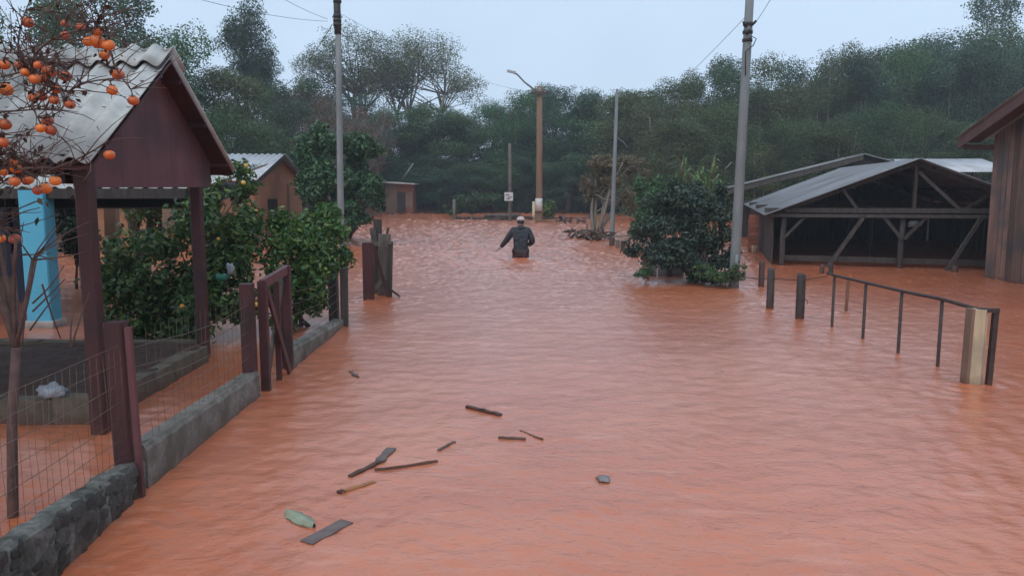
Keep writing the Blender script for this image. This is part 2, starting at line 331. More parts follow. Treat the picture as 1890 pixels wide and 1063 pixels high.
# ------------------------------------------------------------------ foliage
def leaf_mesh(name, cen, out, size, aspect, mat_, up=0.35, rnd=0.9, droop=0.0):
    n = len(cen)
    nor = out + rng.normal(0, rnd, (n, 3)); nor[:, 2] += up; nor /= np.linalg.norm(nor, axis=1)[:, None] + 1e-9
    t = rng.normal(0, 1, (n, 3)); t[:, 2] -= droop; t -= nor * np.sum(t * nor, 1)[:, None]; t /= np.linalg.norm(t, axis=1)[:, None] + 1e-9
    bn = np.cross(nor, t); s = (size * rng.uniform(0.65, 1.3, n))[:, None]
    v = np.empty((n, 4, 3)); v[:, 0] = cen - t * s * 0.5; v[:, 2] = cen + t * s * 0.5
    v[:, 1] = cen + bn * s * aspect * 0.5 + nor * s * 0.06 - t * s * 0.08; v[:, 3] = cen - bn * s * aspect * 0.5 + nor * s * 0.06 - t * s * 0.08
    me = bpy.data.meshes.new(name); me.vertices.add(n * 4); me.vertices.foreach_set('co', v.reshape(-1))
    me.loops.add(n * 4); me.loops.foreach_set('vertex_index', np.arange(n * 4, dtype=np.int32))
    me.polygons.add(n); me.polygons.foreach_set('loop_start', np.arange(0, n * 4, 4, dtype=np.int32))
    me.update(calc_edges=True); me.materials.append(mat_); return me
def scatter(clumps, n, inner=0.45):
    """points spread through ellipsoid clumps, denser towards the outside"""
    vol = np.array([c[1][0] * c[1][1] + c[1][1] * c[1][2] + c[1][0] * c[1][2] for c in clumps]); vol = vol / vol.sum()
    cen = []; out = []
    for (c, r), p in zip(clumps, vol):
        k = max(3, int(n * p)); d = rng.normal(0, 1, (k, 3)); d /= np.linalg.norm(d, axis=1)[:, None]
        rad = inner + (1.12 - inner) * rng.uniform(0, 1, k) ** 0.6
        # uneven surface: push some sectors in or out
        wob = 1 + 0.22 * np.sin(d[:, 0] * 5 + c[0] * 3) * np.sin(d[:, 1] * 5 + c[1] * 2) + 0.15 * np.sin(d[:, 2] * 7 + c[2])
        cen.append(np.array(c) + d * np.array(r) * (rad * wob)[:, None]); out.append(d)
    return np.concatenate(cen), np.concatenate(out)
def limb(b, p0, p1, r0, r1, n=6, bend=0.12, seg=4):
    p0 = Vector(p0); p1 = Vector(p1); L_ = (p1 - p0).length; pts = []; rr = []
    o = Vector((random.uniform(-1,1), random.uniform(-1,1), random.uniform(-0.3,0.6))) * L_ * bend
    for i in range(seg + 1):
        t = i / seg; pts.append(p0.lerp(p1, t) + o * math.sin(math.pi * t)); rr.append(r0 + (r1 - r0) * t)
    b.tube(pts, rr, n); return pts
random.seed(11)
def tree_proto(kind, seed, leaf, bark):
    """returns (trunk mesh, crown mesh) 10 units tall, standing on z=0"""
    random.seed(seed); global rng; rng = np.random.default_rng(seed)
    b = MB(); cl = []; u = random.uniform
    if kind == 'broad':
        top = Vector((u(-.4,.4), u(-.4,.4), 6)); b.tube([(0,0,-1.2),(0.05,0,1.5),(top.x*.6,top.y*.6,4),top], [.28,.24,.17,.09], 8)
        for i in range(26):
            a = u(0, 6.28); h = u(1.2, 9.3); rr = 2.6 * math.sqrt(max(0.08, 1 - ((h - 4.6) / 5.2) ** 2)) * u(.45, 1)
            c = (rr * math.cos(a), rr * math.sin(a), h); cl.append((c, (u(.7,1.3), u(.7,1.3), u(.55,1.0))))
            if i % 2 == 0: limb(b, top * u(.3,.95), c, .07, .02, 5)
        n, s, asp = 34000, .115, .6
    elif kind == 'thicket':
        for k in range(7):
            q = Vector((u(-1.7,1.7), u(-1.2,1.2), -1.2)); e = Vector((q.x * 1.25 + u(-.4,.4), q.y * 1.2, u(6.5,9)))
            b.tube([q, q.lerp(e,.5) + Vector((u(-.2,.2),0,0)), e], [.07,.05,.02], 6)
            for i in range(9):
                t = u(.1, 1.05); c = q.lerp(e, t) + Vector((u(-.7,.7), u(-.7,.7), u(-.2,.3))); cl.append((tuple(c), (u(.5,.9), u(.5,.9), u(.5,.95))))
        n, s, asp = 42000, .11, .55
    elif kind == 'umbrella':
        for k in range(5):
            q = Vector((u(-.5,.5), u(-.3,.3), -1.2)); m = Vector((u(-1.6,1.6), u(-.8,.8), u(4.6,6))); b.tube([q, q.lerp(m,.5) + Vector((u(-.2,.2),0,.2)), m], [.15,.11,.07], 7)
            for i in range(11):
                a = u(-3.1, 3.1); e = Vector((a, u(-1.7,1.7), 9.2 - 0.24 * a * a + u(-1.6,.35))); limb(b, m, e, .045, .012, 5, .1)
                cl.append((tuple(e), (u(.5,.95), u(.5,.9), u(.4,.75))))
                if u(0,1) < .7: cl.append((tuple(m.lerp(e, u(.35,.8))), (u(.35,.65), u(.35,.6), u(.3,.55))))
        n, s, asp = 25000, .095, .6
    elif kind == 'gum':
        top = Vector((.2, 0, 8.8)); b.tube([(0,0,-1.2),(.1,0,4),top], [.22,.16,.05], 8)
        for i in range(24):
            h = u(3.2, 9.4); a = u(0,6.28); rr = (2.1 - .13 * h) * u(.3,1); c = (rr*math.cos(a), rr*math.sin(a), h)
            cl.append((c, (u(.5,.95), u(.5,.95), u(.4,.8)))); limb(b, (.1,0,h - .9), c, .05, .015, 5)
        n, s, asp = 22000, .12, .45
    elif kind == 'bare':
        top = Vector((.2, .1, 5.5)); b.tube([(0,0,-1.2),(.1,0,3),top], [.16,.12,.08], 7)
        for i in range(34):
            s0 = top * u(.45,1); e = Vector((u(-2.4,2.4), u(-1.6,1.6), u(5,9.6))); pts = limb(b, s0, e, .05, .012, 4)
            for k in range(3): limb(b, pts[random.randint(1,3)], e + Vector((u(-.9,.9), u(-.6,.6), u(-.6,.9))), .02, .006, 3, seg=2)
            cl.append((tuple(e), (u(.3,.6),)*3))
        n, s, asp = 9000, .09, .5
    cen, out = scatter(cl, n); keep = cen[:, 2] > 0.05
    return b.mesh('trunk'), leaf_mesh('crown', cen[keep], out[keep], s, asp, leaf), bark
P = {
 'b0': tree_proto('broad', 1, M['leaf_forest'], M['bark']), 'b1': tree_proto('broad', 2, M['leaf_blue'], M['bark']),
 'b2': tree_proto('broad', 3, M['leaf_olive'], M['bark']), 'b3': tree_proto('broad', 4, M['leaf_forest'], M['bark']),
 't0': tree_proto('thicket', 5, M['leaf_forest'], M['bark']), 't1': tree_proto('thicket', 6, M['leaf_olive'], M['bark_pale']), 't2': tree_proto('thicket', 12, M['leaf_blue'], M['bark']),
 'u0': tree_proto('umbrella', 7, M['leaf_olive'], M['bark']), 'u1': tree_proto('umbrella', 8, M['leaf_olive'], M['bark_pale']),
 'g0': tree_proto('gum', 9, M['leaf_blue'], M['bark']), 'r0': tree_proto('bare', 10, M['leaf_brown'], M['bark_pale']),
}
def place_tree(name, proto, x, y_top, Y, width, label, group=None, cat='tree', rz=None, base=None):
    """crown top reaches photograph row y_top at depth Y; width in metres"""
    top = D(x, y_top, Y); z0 = ground_z(top.x, Y) if base is None else base; h = top.z - z0
    o = thing(name, (top.x, Y, z0), label, cat, group)
    t, c, bark = P[proto]; sz = h / 9.9; sx = width / 6.4
    mesh_obj('trunk', t, bark, o); mesh_obj('crown', c, None, o)
    o.scale = (sx, sx, sz); o.rotation_euler.z = random.uniform(0, 6.28) if rz is None else rz
    return o
random.seed(5)
WOOD_R = 'trees of the wood on the right'; WOOD_M = 'trees of the wood at the end of the street'; WOOD_L = 'trees behind the houses on the left'
# far right wood: skyline (px x, px y of top)
def sky_at(x, tab):
    for (a, ya), (b_, yb) in zip(tab, tab[1:]):
        if a <= x <= b_: return ya + (yb - ya) * (x - a) / (b_ - a)
    return tab[-1][1]
SK = [(-200,-60),(330,-40),(395,110),(560,158),(700,170),(860,205),(885,190),(950,160),(1060,148),(1150,172),(1200,152),(1260,135),(1330,104),(1420,104),(1500,88),(1700,72),(1780,60),(2100,40)]
for x in range(860, 1240, 58):
    place_tree('wood_tree', random.choice(['b0','b1','b3']), x, sky_at(x, SK) + random.uniform(8, 20), random.uniform(62, 66), random.uniform(7, 8), 'dark green tree in the wood closing off the end of the flooded street', WOOD_M)
for x in range(700, 1180, 52):
    xx = x + random.uniform(-10, 10)
    place_tree('wood_tree', random.choice(['b0','b1','b3','t2','t0']), xx, sky_at(xx, SK) + random.uniform(0, 10), random.uniform(54, 59), random.uniform(5.5, 7), 'dark green tree in the wood closing off the end of the flooded street', WOOD_M)
for x in range(1180, 2010, 54):
    xx = x + random.uniform(-10, 10)
    place_tree('thicket_tree', random.choice(['t0','t1','b2','t1','b3'] if xx < 1560 else ['t0','b0','t2','b2','b3']), xx, sky_at(xx, SK) + random.uniform(0, 9), random.uniform(47, 52), random.uniform(5.6, 7.2), 'slender dense tree in the tall wood behind the sheds', WOOD_R, base=-0.3)
for x in range(1200, 2060, 60):
    xx = x + random.uniform(-12, 12)
    place_tree('thicket_tree', random.choice(['b0','b1','b2','b3']), xx, sky_at(xx, SK) + random.uniform(6, 22), random.uniform(55, 60), random.uniform(6.5, 7.5), 'slender dense tree in the tall wood behind the sheds', WOOD_R, base=-0.3)
for x in range(1240, 2010, 75):
    xx = x + random.uniform(-12, 12)
    place_tree('thicket_tree', random.choice(['t0','b2','b0','b3','t1']), xx, 200 + random.uniform(-25, 30), random.uniform(40, 44), random.uniform(4.5, 5.5), 'slender dense tree in the tall wood behind the sheds', WOOD_R, base=-0.4)
place_tree('tall_tree', 'b1', 1800, -30, 72, 12.5, 'tall dark tree rising above the wood at the right edge', None)
place_tree('tall_tree', 'b0', 1895, -8, 60, 11, 'second tall tree at the far right corner, lower than the tall dark one')
# left background
for x, yt, Y, wd, p, nm, lab in (
    (40,-60,31,6,'b0','tall_tree','big dark tree behind the persimmon branches at the left edge'),
    (185,-50,34,7,'b3','tall_tree','big dark tree behind the corrugated porch roof'),
    (325,8,36,5.2,'b0','tall_tree','rounded dark tree just above the peak of the porch roof'),
    (442,-16,50,6.6,'g0','gum_tree','narrow tall gum tree standing clear against the sky on the left'),
    (480,72,52,5,'g0','gum_tree','lower gum tree just right of the narrow tall one'),
    (648,52,68,9.0,'u0','umbrella_tree','flat topped tree with see-through crown behind the left power pole'),
    (772,58,70,10.0,'u1','umbrella_tree','flat topped tree with see-through crown right of the left power pole')):
    place_tree(nm, p, x, yt, Y, wd, lab, rz=0.2 if p[0] == 'u' else None)
for x, yt, Y, wd, p in ((400,128,38,5.5,'b2'),(465,120,46,6,'b0'),(535,140,44,5,'b3'),(430,190,33,5,'b0'),(505,185,37,5,'b1'),(570,175,46,6,'b2'),(360,170,30,4.5,'b0'),
                        (250,120,28,5,'b1'),(140,130,27,5,'b3'),(30,130,26,5,'b0'),(640,172,52,6,'b1'),(720,178,55,6,'b0'),(800,190,55,6,'b3')):
    place_tree('garden_tree', p, x, yt, Y, wd, 'leafy tree in the dense green growth behind the left houses', WOOD_L)
for i, (x, yt, Y, wd) in enumerate(((560,165,42,4.5),(600,190,40,5),(655,205,44,5),(690,200,47,4))):
    place_tree('bare_tree', 'r0', x, yt, Y, wd, 'brownish half-bare tree among the green behind the left power pole', 'half-bare brown trees')
# low shrubs along the far bank
random.seed(21)
for i, x in enumerate(range(640, 1120, 34)):
    Y = random.uniform(51, 53.5); c = D(x + random.uniform(-8, 8), random.uniform(285, 330), Y)
    place_tree('bank_shrub', random.choice(['b1','b0','t2']), x, random.uniform(280, 325), Y, random.uniform(3.2, 4.4), 'dark shrub at the foot of the wood on the far bank', 'shrubs along the far bank')

# give every tree of the woods a label of its own, counted along its row
ORD = 'first second third fourth fifth sixth seventh eighth ninth tenth eleventh twelfth thirteenth fourteenth fifteenth sixteenth seventeenth eighteenth nineteenth twentieth'.split()
def number_row(objs, text):
    for i, o in enumerate(sorted(objs, key=lambda q: q.location.x / q.location.y)): o['label'] = text % ORD[i]
tops_ = [o for o in C.objects if o.parent is None and 'label' in o]
by = lambda pre, lo=0, hi=999: [o for o in tops_ if o.name.split('.')[0] == pre and lo <= o.location.y < hi]
number_row(by('thicket_tree', 0, 45), 'lower dense tree at the front of the wood behind the sheds, %s from left')
number_row(by('thicket_tree', 45, 53.5), 'tall slender tree in the middle of the wood behind the sheds, %s from left')
number_row(by('thicket_tree', 53.5), 'rearmost tree showing along the skyline above the sheds, %s from left')
number_row(by('wood_tree', 0, 60.5), 'dark tree fronting the wood at the street end, %s from left')
number_row(by('wood_tree', 60.5), 'skyline tree at the back of the wood at the street end, %s from left')
number_row(by('bank_shrub'), 'dark shrub at the foot of the wood on the far bank, %s from left')
number_row(by('bare_tree'), 'brownish half-bare tree behind the left power pole, %s from left')
number_row(by('garden_tree', 0, 34), 'nearer leafy tree in the growth behind the left houses, %s from left')
number_row(by('garden_tree', 34), 'farther leafy tree in the growth behind the left houses, %s from left')

# ================================================================== LEFT SIDE
def lerp(a, b, t): return a + (b - a) * t
def post(b, p, z0, z1, s, lean=(0,0), bev=0.008):
    b.beam((p[0], p[1], z0), (p[0] + lean[0], p[1] + lean[1], z1), s, s, bev=bev, ref=(0,1,0))

# --- corrugated sheets -------------------------------------------------
def wave_sheet(b, e0, e1, up, pitch, amp, n_wave_pts=8, thick=0.007, sag=0.0, phase=0.0, rows=2):
    """sheet whose lower edge runs e0->e1 and that rises by the vector up; waves along the edge"""
    e0 = Vector(e0); e1 = Vector(e1); up = Vector(up); L_ = (e1 - e0).length; k = max(2, int(L_ / pitch * n_wave_pts)); nrm = (e1 - e0).cross(up).normalized()
    if nrm.z < 0: nrm = -nrm
    vs = []; fs = []
    for side in (0, 1):
        for j in range(rows):
            for i in range(k + 1):
                t = i / k; s = j / (rows - 1)
                vs.append(e0.lerp(e1, t) + up * s + nrm * (amp * math.sin(2 * math.pi * (t * L_ / pitch + phase)) - side * thick) - Vector((0, 0, sag * math.sin(math.pi * s))))
    n = k + 1; m = rows * n
    for j in range(rows - 1):
        for i in range(k):
            a = j * n + i; fs.append((a, a + 1, a + n + 1, a + n)); a += m; fs.append((a + n, a + n + 1, a + 1, a))
    for i in range(k):
        fs.append((i + 1, i, m + i, m + i + 1)); a = (rows - 1) * n + i; fs.append((a, a + 1, m + a + 1, m + a))
    for j in range(rows - 1):
        a = j * n; fs.append((a, a + n, m + a + n, m + a)); a = j * n + k; fs.append((a + n, a, m + a, m + a + n))
    b.add(vs, fs, True); return b

# --- the maroon porch canopy with its corrugated roof -------------------
pn = W(187, 800); pf = W(377, 662)
GX = -2.745                                   # gable overhang plane
apex = D(328, 100, 6.68); RZ = apex.z; RY = 6.68
eN = 5.3; eF = 8.06; EZ = 1.875
canopy = thing('garden_canopy', (pn.x, RY, 0), 'maroon timber canopy with corrugated fibre cement roof above the flooded garden', 'canopy')
for p, nm in ((pn, 'near'), (pf, 'far')):
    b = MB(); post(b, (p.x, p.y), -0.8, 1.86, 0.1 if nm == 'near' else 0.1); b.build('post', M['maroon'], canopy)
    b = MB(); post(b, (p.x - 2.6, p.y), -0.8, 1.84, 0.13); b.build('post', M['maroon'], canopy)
def roofz(y): return EZ + (RZ - EZ) * (1 - abs(y - RY) / (RY - eN if y < RY else eF - RY))
for y in (pn.y, pf.y):
    b = MB(); b.beam((-5.7, y, 1.865), (GX - .22, y, 1.865), 0.07, 0.1); b.build('roof_beam', M['maroon'], canopy)
b = MB(); b.beam((pn.x - .16, pn.y - .0, 1.785), (pf.x - .1, pf.y + .0, 1.785), 0.06, 0.13, ref=(0,0,1)); b.build('tie_beam', M['maroon'], canopy)
# gable of upright boards
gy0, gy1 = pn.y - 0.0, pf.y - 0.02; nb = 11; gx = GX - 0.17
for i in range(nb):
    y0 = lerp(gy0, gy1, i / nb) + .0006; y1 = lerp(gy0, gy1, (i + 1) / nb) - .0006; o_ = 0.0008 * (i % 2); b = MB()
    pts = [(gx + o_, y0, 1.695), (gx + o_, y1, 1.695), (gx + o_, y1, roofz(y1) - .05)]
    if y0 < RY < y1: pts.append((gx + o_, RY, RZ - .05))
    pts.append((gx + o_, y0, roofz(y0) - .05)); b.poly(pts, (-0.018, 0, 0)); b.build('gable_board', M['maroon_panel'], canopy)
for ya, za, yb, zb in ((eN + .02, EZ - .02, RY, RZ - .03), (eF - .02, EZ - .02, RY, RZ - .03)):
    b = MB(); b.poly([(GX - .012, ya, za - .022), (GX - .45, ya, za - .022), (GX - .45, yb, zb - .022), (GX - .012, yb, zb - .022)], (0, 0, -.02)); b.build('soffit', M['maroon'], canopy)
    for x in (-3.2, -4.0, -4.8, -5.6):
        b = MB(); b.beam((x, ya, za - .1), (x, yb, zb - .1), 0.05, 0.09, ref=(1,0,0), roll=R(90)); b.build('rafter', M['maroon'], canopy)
for t in (.12, .5, .86):
    b = MB()
    for ya in (eN, eF):
        y = lerp(ya, RY, t); z = lerp(EZ, RZ, t) - .065
        b.beam((-5.7, y, z), (GX - .02, y, z), 0.06, 0.045)
        b.build('purlin', M['maroon'], canopy); b = MB()
pitch = 0.177; sw = pitch * 6
for side, ey in ((0, eN), (1, eF)):
    for i in range(3):
        x1 = GX - i * sw; x0 = x1 - sw - .03; b = MB()
        wave_sheet(b, (x0, ey, EZ + .004 * i), (x1, ey, EZ + .004 * i), (0, RY - ey, RZ - EZ), pitch, 0.026, 10, 0.008, phase=(x0 - GX) / pitch, rows=3)
        b.build('roof_sheet', M['fibre'], canopy)
for i in range(3):
    x1 = GX + .012 - i * sw; x0 = x1 - sw
    for side, ey in ((0, eN), (1, eF)):
        dy = (ey - RY); l = 0.27 / math.hypot(dy, RZ - EZ); b = MB()
        wave_sheet(b, (x0, RY + dy * l, RZ - (RZ - EZ) * l + .045), (x1, RY + dy * l, RZ - (RZ - EZ) * l + .045), (0, -dy * l, (RZ - EZ) * l + .012), pitch, 0.027, 10, 0.008, phase=(x0 - GX) / pitch)
        b.build('ridge_cap', M['fibre'], canopy)

# --- raised bed under the canopy ----------------------------------------
bed = thing('raised_bed', (-3.6, 6.2, 0), 'low raised flower bed of old grey blocks with dark wet soil under the canopy', 'flower bed')
b = MB(); n = 14; xs = [-6 + 3.0 * i / n for i in range(n + 1)]; ys = [5.78 + 2.0 * i / n for i in range(n + 1)]
random.seed(3); v = [(x, y, 0.15 + random.uniform(-.03, .04)) for y in ys for x in xs]
b.add(v, [(j*(n+1)+i, j*(n+1)+i+1, (j+1)*(n+1)+i+1, (j+1)*(n+1)+i) for j in range(n) for i in range(n)], True); b.build('soil', M['soil'], bed)
bl = MB().box((0,0,0), (0.385, 0.14, 0.55), jit=0.006).mesh('block'); bl.materials.append(M['block'])
for i in range(8): mesh_obj('block', bl, None, bed, (-3.10 - i * 0.39 + 3.6, 5.68 - 6.2, -.08 + random.uniform(-.015, .01)))
for i in range(7): mesh_obj('block', bl, None, bed, (-3.30 - i * 0.39 + 3.6, 7.86 - 6.2, -.08 + random.uniform(-.015, .01)))
bl2 = MB().box((0,0,0), (0.14, 0.385, 0.55), jit=0.006).mesh('block'); bl2.materials.append(M['block'])
for i in range(5): mesh_obj('block', bl2, None, bed, (-3.03 + 3.6 - .0, 5.95 + i * 0.39 - 6.2, -.1 + random.uniform(-.015, .01)))
# crumpled pale plastic bag lying on the blocks
def lump(b, c, r, seed, amp=.25, sub=3, squash=(1,1,1)):
    random.seed(seed); bm = bmesh.new(); bmesh.ops.create_icosphere(bm, subdivisions=sub, radius=1)
    ph = [random.uniform(0, 6) for _ in range(6)]; vs = []
    for q in bm.verts:
        n = q.co; k = 1 + amp * (math.sin(n.x * 4 + ph[0]) * math.sin(n.y * 5 + ph[1]) + .6 * math.sin(n.z * 7 + ph[2]) * math.sin(n.x * 9 + ph[3]) + .3 * math.sin(n.y * 13 + ph[4]))
        vs.append(Vector((n.x * squash[0], n.y * squash[1], n.z * squash[2])) * r * k + Vector(c))
    fs = [tuple(v.index for v in f.verts) for f in bm.faces]; bm.free(); b.add(vs, fs, True); return b
c = D(98, 722, 5.66); b = lump(MB(), (c.x, c.y, c.z + .0), .075, 4, .3, 3, (1.15, .8, .75)); o = b.build('plastic_bag', M['plastic'], loc=(c.x, c.y, c.z)); tag(o, 'crumpled pale plastic bag lying on the grey bed edge', 'plastic bag')

# --- wire fence on its low walls ----------------------------------------
FX = -2.06
def wall_x(y): return -2.06 + max(0, 4.4 - y) * .07
def wall_top(y): return 0.185 + max(0, 4.4 - y) * 0.085
stone_wall = thing('stone_wall', (FX - .08, 3.4, 0), 'low rough mossy stone wall in the bottom left corner', 'wall')
b = MB()
ys = [0.9 + (4.36 - 0.9) * i / 40 for i in range(41)]; v = []; f = []
for y in ys:
    t = wall_top(y); j = lambda: random.uniform(-.008, .008)
    fx = wall_x(y); v += [(fx - .012 + j(), y, -.8), (fx - .014 + j(), y, t - .02), (fx - .03 + j(), y, t + j()), (fx - .115 + j(), y, t + j()), (fx - .13, y, -.8)]
for i in range(40):
    for k in range(4): a = i * 5 + k; f.append((a, a + 1, a + 6, a + 5))
f.append(tuple(range(40 * 5, 40 * 5 + 5))); f.append((4,3,2,1,0)); b.add(v, f); b.build('mortar_core', M['moss'], stone_wall)
stones = []
for k in range(7):
    random.seed(40 + k); bm = bmesh.new(); bmesh.ops.create_icosphere(bm, subdivisions=1, radius=1); s_ = MB()
    s_.add([Vector((math.copysign(abs(q.co.x) ** .7, q.co.x) * random.uniform(.8,1.15), math.copysign(abs(q.co.y) ** .7, q.co.y) * random.uniform(.8,1.15), math.copysign(abs(q.co.z) ** .7, q.co.z) * random.uniform(.8,1.15))) for q in bm.verts], [tuple(x.index for x in fc.verts) for fc in bm.faces], False); bm.free()
    me = s_.mesh('stone'); me.materials.append(M['concrete_wet']); stones.append(me)
random.seed(8); y = 1.2
while y < 4.33:
    hz = wall_top(y); step = random.uniform(.06, .13); z = hz - .045
    while z > -.06:
        rz = random.uniform(.025, .055); o = mesh_obj('stone', random.choice(stones), None, stone_wall, (wall_x(y) - .0235 - (FX - .08) + random.uniform(-.006,.004), y - 3.4 + random.uniform(-.02,.02), z))
        o.scale = (random.uniform(.018,.026), step * .66, rz); o.rotation_euler = (random.uniform(-.5,.5), random.uniform(-.2,.2), random.uniform(-.2,.2)); z -= rz * 1.65
    y += step
def rendered_wall(name, y0, y1, h0, h1, label):
    o = thing(name, (FX - .08, (y0 + y1) / 2, 0), label, 'wall'); b = MB(); v = []; f = []; n = int((y1 - y0) / .08) + 1; random.seed(int(y0 * 10))
    for i in range(n + 1):
        t = i / n; y = lerp(y0, y1, t); h = lerp(h0, h1, t); j = lambda: random.uniform(-.005, .005)
        v += [(FX + j() * .5, y, -.8), (FX + j() * .6, y, h - .02 + j()), (FX - .012, y, h + j()), (FX - .13, y, h + j()), (FX - .14, y, -.8)]
    for i in range(n):
        for k in range(4): a = i * 5 + k; f.append((a, a + 1, a + 6, a + 5))
    f.append(tuple(range(n * 5, n * 5 + 5))); f.append((4,3,2,1,0)); b.add(v, f); b.build('rendered_face', M['concrete'], o)
    b = MB(); v = []; f = []
    for i in range(n + 1):
        t = i / n; y = lerp(y0, y1, t); h = lerp(h0, h1, t) + .004; v += [(FX - .014, y, h - .004), (FX - .02, y, h + .008 + random.uniform(0,.004)), (FX - .12, y, h + .006), (FX - .128, y, h - .004)]
    for i in range(n):
        for k in range(3): a = i * 4 + k; f.append((a, a + 1, a + 5, a + 4))
    b.add(v, f); b.build('coping', M['concrete'], o); return o
rendered_wall('rendered_wall', 4.38, 6.42, .245, .2, 'low grey rendered wall between the leaning maroon post and the gate')
rendered_wall('rendered_wall', 7.45, 9.7, .19, .09, 'low grey rendered wall beyond the gate beside the citrus shrub')
fence = thing('wire_fence', (FX - .06, 4.45, 0), 'sagging wire garden fence on maroon posts along the low wall', 'fence')
b = MB(); post(b, (FX - .075, 4.3), .08, .975, .098, (-.015, 0)); b.build('post', M['maroon'], fence)
b = MB(); b.beam((FX + .024, 4.262, -.4), (FX - .012, 4.275, .95), .03, .03); b.build('post_batten', M['maroon_panel'], fence)
b = MB(); post(b, (FX - .1, 1.3), .1, 1.1, .12); b.build('post', M['maroon'], fence)
b = MB(); post(b, (FX - .07, 6.4), .1, .93, .1); b.build('post', M['maroon'], fence)
random.seed(2)
for seg, (ya, yb) in enumerate(((1.3, 4.27), (4.33, 6.38), (7.5, 9.7))):
    for k in range(7 if seg == 0 else 6):
        t = k / 6; z0 = lerp(.26, .93, t); z1 = lerp(.25, .86, t); xo = FX - .045
        pts = [(xo + random.uniform(-.012,.012) * (0 < i < 8), lerp(ya, yb, i / 8), lerp(z0, z1, i / 8) - .025 * math.sin(math.pi * i / 8) * (1 + k * .12) + random.uniform(-.006,.006)) for i in range(9)]
        if seg == 2 and k > 4: continue
        MB().tube(pts, .0017 if seg == 0 else .0022, 5).build('wire', M['wire'], fence)
for seg, (ya, yb, st) in enumerate(((1.6, 4.36, .06), (4.55, 6.35, .1))):
    y = ya
    while y < yb:
        t = (y - ya) / (yb - ya); MB().tube([(FX - .045 + random.uniform(-.01,.01), y, .22), (FX - .05 + random.uniform(-.012,.012), y + random.uniform(-.01,.01), .55), (FX - .045, y, lerp(.9,.83,t))], .0011, 4).build('stay_wire', M['wire'], fence); y += st * random.uniform(.85,1.15)

# --- maroon gate --------------------------------------------------------
gate = thing('garden_gate', (FX, 6.95, 0), 'narrow maroon wooden gate with crossed braces between the low walls', 'gate')
gA = Vector((FX + .0, 6.58, 0)); gB = Vector((FX - .02, 7.36, 0))
for p, z1 in ((gA, .93), (gB, .98)):
    b = MB(); b.beam((p.x, p.y, -.5), (p.x, p.y, z1), .075, .05, ref=(0,1,0), bev=.005); b.build('stile', M['maroon'], gate)
b = MB(); b.beam((gA.x + .002, gA.y - .02, .905), (gB.x + .002, gB.y + .03, .945), .04, .075); b.build('top_rail', M['maroon_panel'], gate)
b = MB(); b.beam((gA.x + .03, gA.y + .03, .85), (gB.x + .03, gB.y - .03, -.1), .022, .07); b.build('brace', M['maroon'], gate)
b = MB(); b.beam((gB.x - .03, gB.y - .03, .87), (gA.x - .03, gA.y + .03, -.1), .022, .07); b.build('brace', M['wood_grey'], gate)
b = MB(); b.beam((gA.x - .004, lerp(gA.y, gB.y, .5), -.4), (gA.x - .004, lerp(gA.y, gB.y, .52), .88), .05, .02); b.build('slat', M['maroon'], gate)
b = MB(); post(b, (FX - .06, 7.44), -.5, .8, .09); b.build('hanging_post', M['maroon'], gate)
# --- pair of posts at the far end of the wall
gp = thing('gate_posts', (FX, 9.85, 0), 'pair of weathered brown gate posts at the far end of the rendered wall', 'gate post')
a = W(618, 597); c = W(634, 603)
b = MB(); post(b, (a.x, a.y), -.8, .74, .115, (-.01,.0)); b.build('post', M['wood_dark'], gp)
b = MB(); post(b, (c.x, c.y + .02), -.8, .72, .085, (.02,0)); b.build('post', M['wood_dark'], gp)
b = MB(); b.beam((a.x - .06, a.y, .7), (a.x - .16, a.y + .1, .78), .05, .05); b.build('broken_rail', M['wood_dark'], gp)
# --- broken gate further on
bg_ = thing('broken_gate', W(700, 550), 'broken gate of leaning grey boards nailed to a dark maroon post', 'gate')
p = W(681, 553); b = MB(); post(b, (p.x, p.y), -.8, .87, .15); b.build('post', M['maroon'], bg_)
def pxbeam(b, x0, y0, x1, y1, Y, wd, th): b.beam(D(x0, y0, Y), D(x1, y1, Y), th, wd, ref=(0,1,0), roll=R(90)); return b
Y0 = p.y + .12
for nm, x0, y0, x1, y1, dy, wd, th, m_ in (('board', 708, 560, 710, 432, .35, .19, .03, 'wood_grey'), ('board', 699, 560, 697, 405, .55, .13, .03, 'wood_dark'), ('board', 719, 560, 721, 446, .2, .07, .04, 'wood_dark'),
        ('brace', 716, 546, 689, 452, .1, .045, .03, 'maroon'), ('board', 693, 455, 687, 420, .5, .09, .03, 'wood_grey'), ('board', 712, 440, 717, 420, .6, .035, .03, 'wood_dark'), ('rail', 684, 452, 722, 447, .16, .06, .03, 'wood_grey'), ('broken_stick', 719, 533, 738, 547, .1, .03, .03, 'wood_dark'), ('rail', 690, 535, 712, 510, .14, .07, .03, 'wood_grey')):
    pxbeam(MB(), x0, y0, x1, y1, Y0 + dy, wd, th).build(nm, M[m_], bg_)

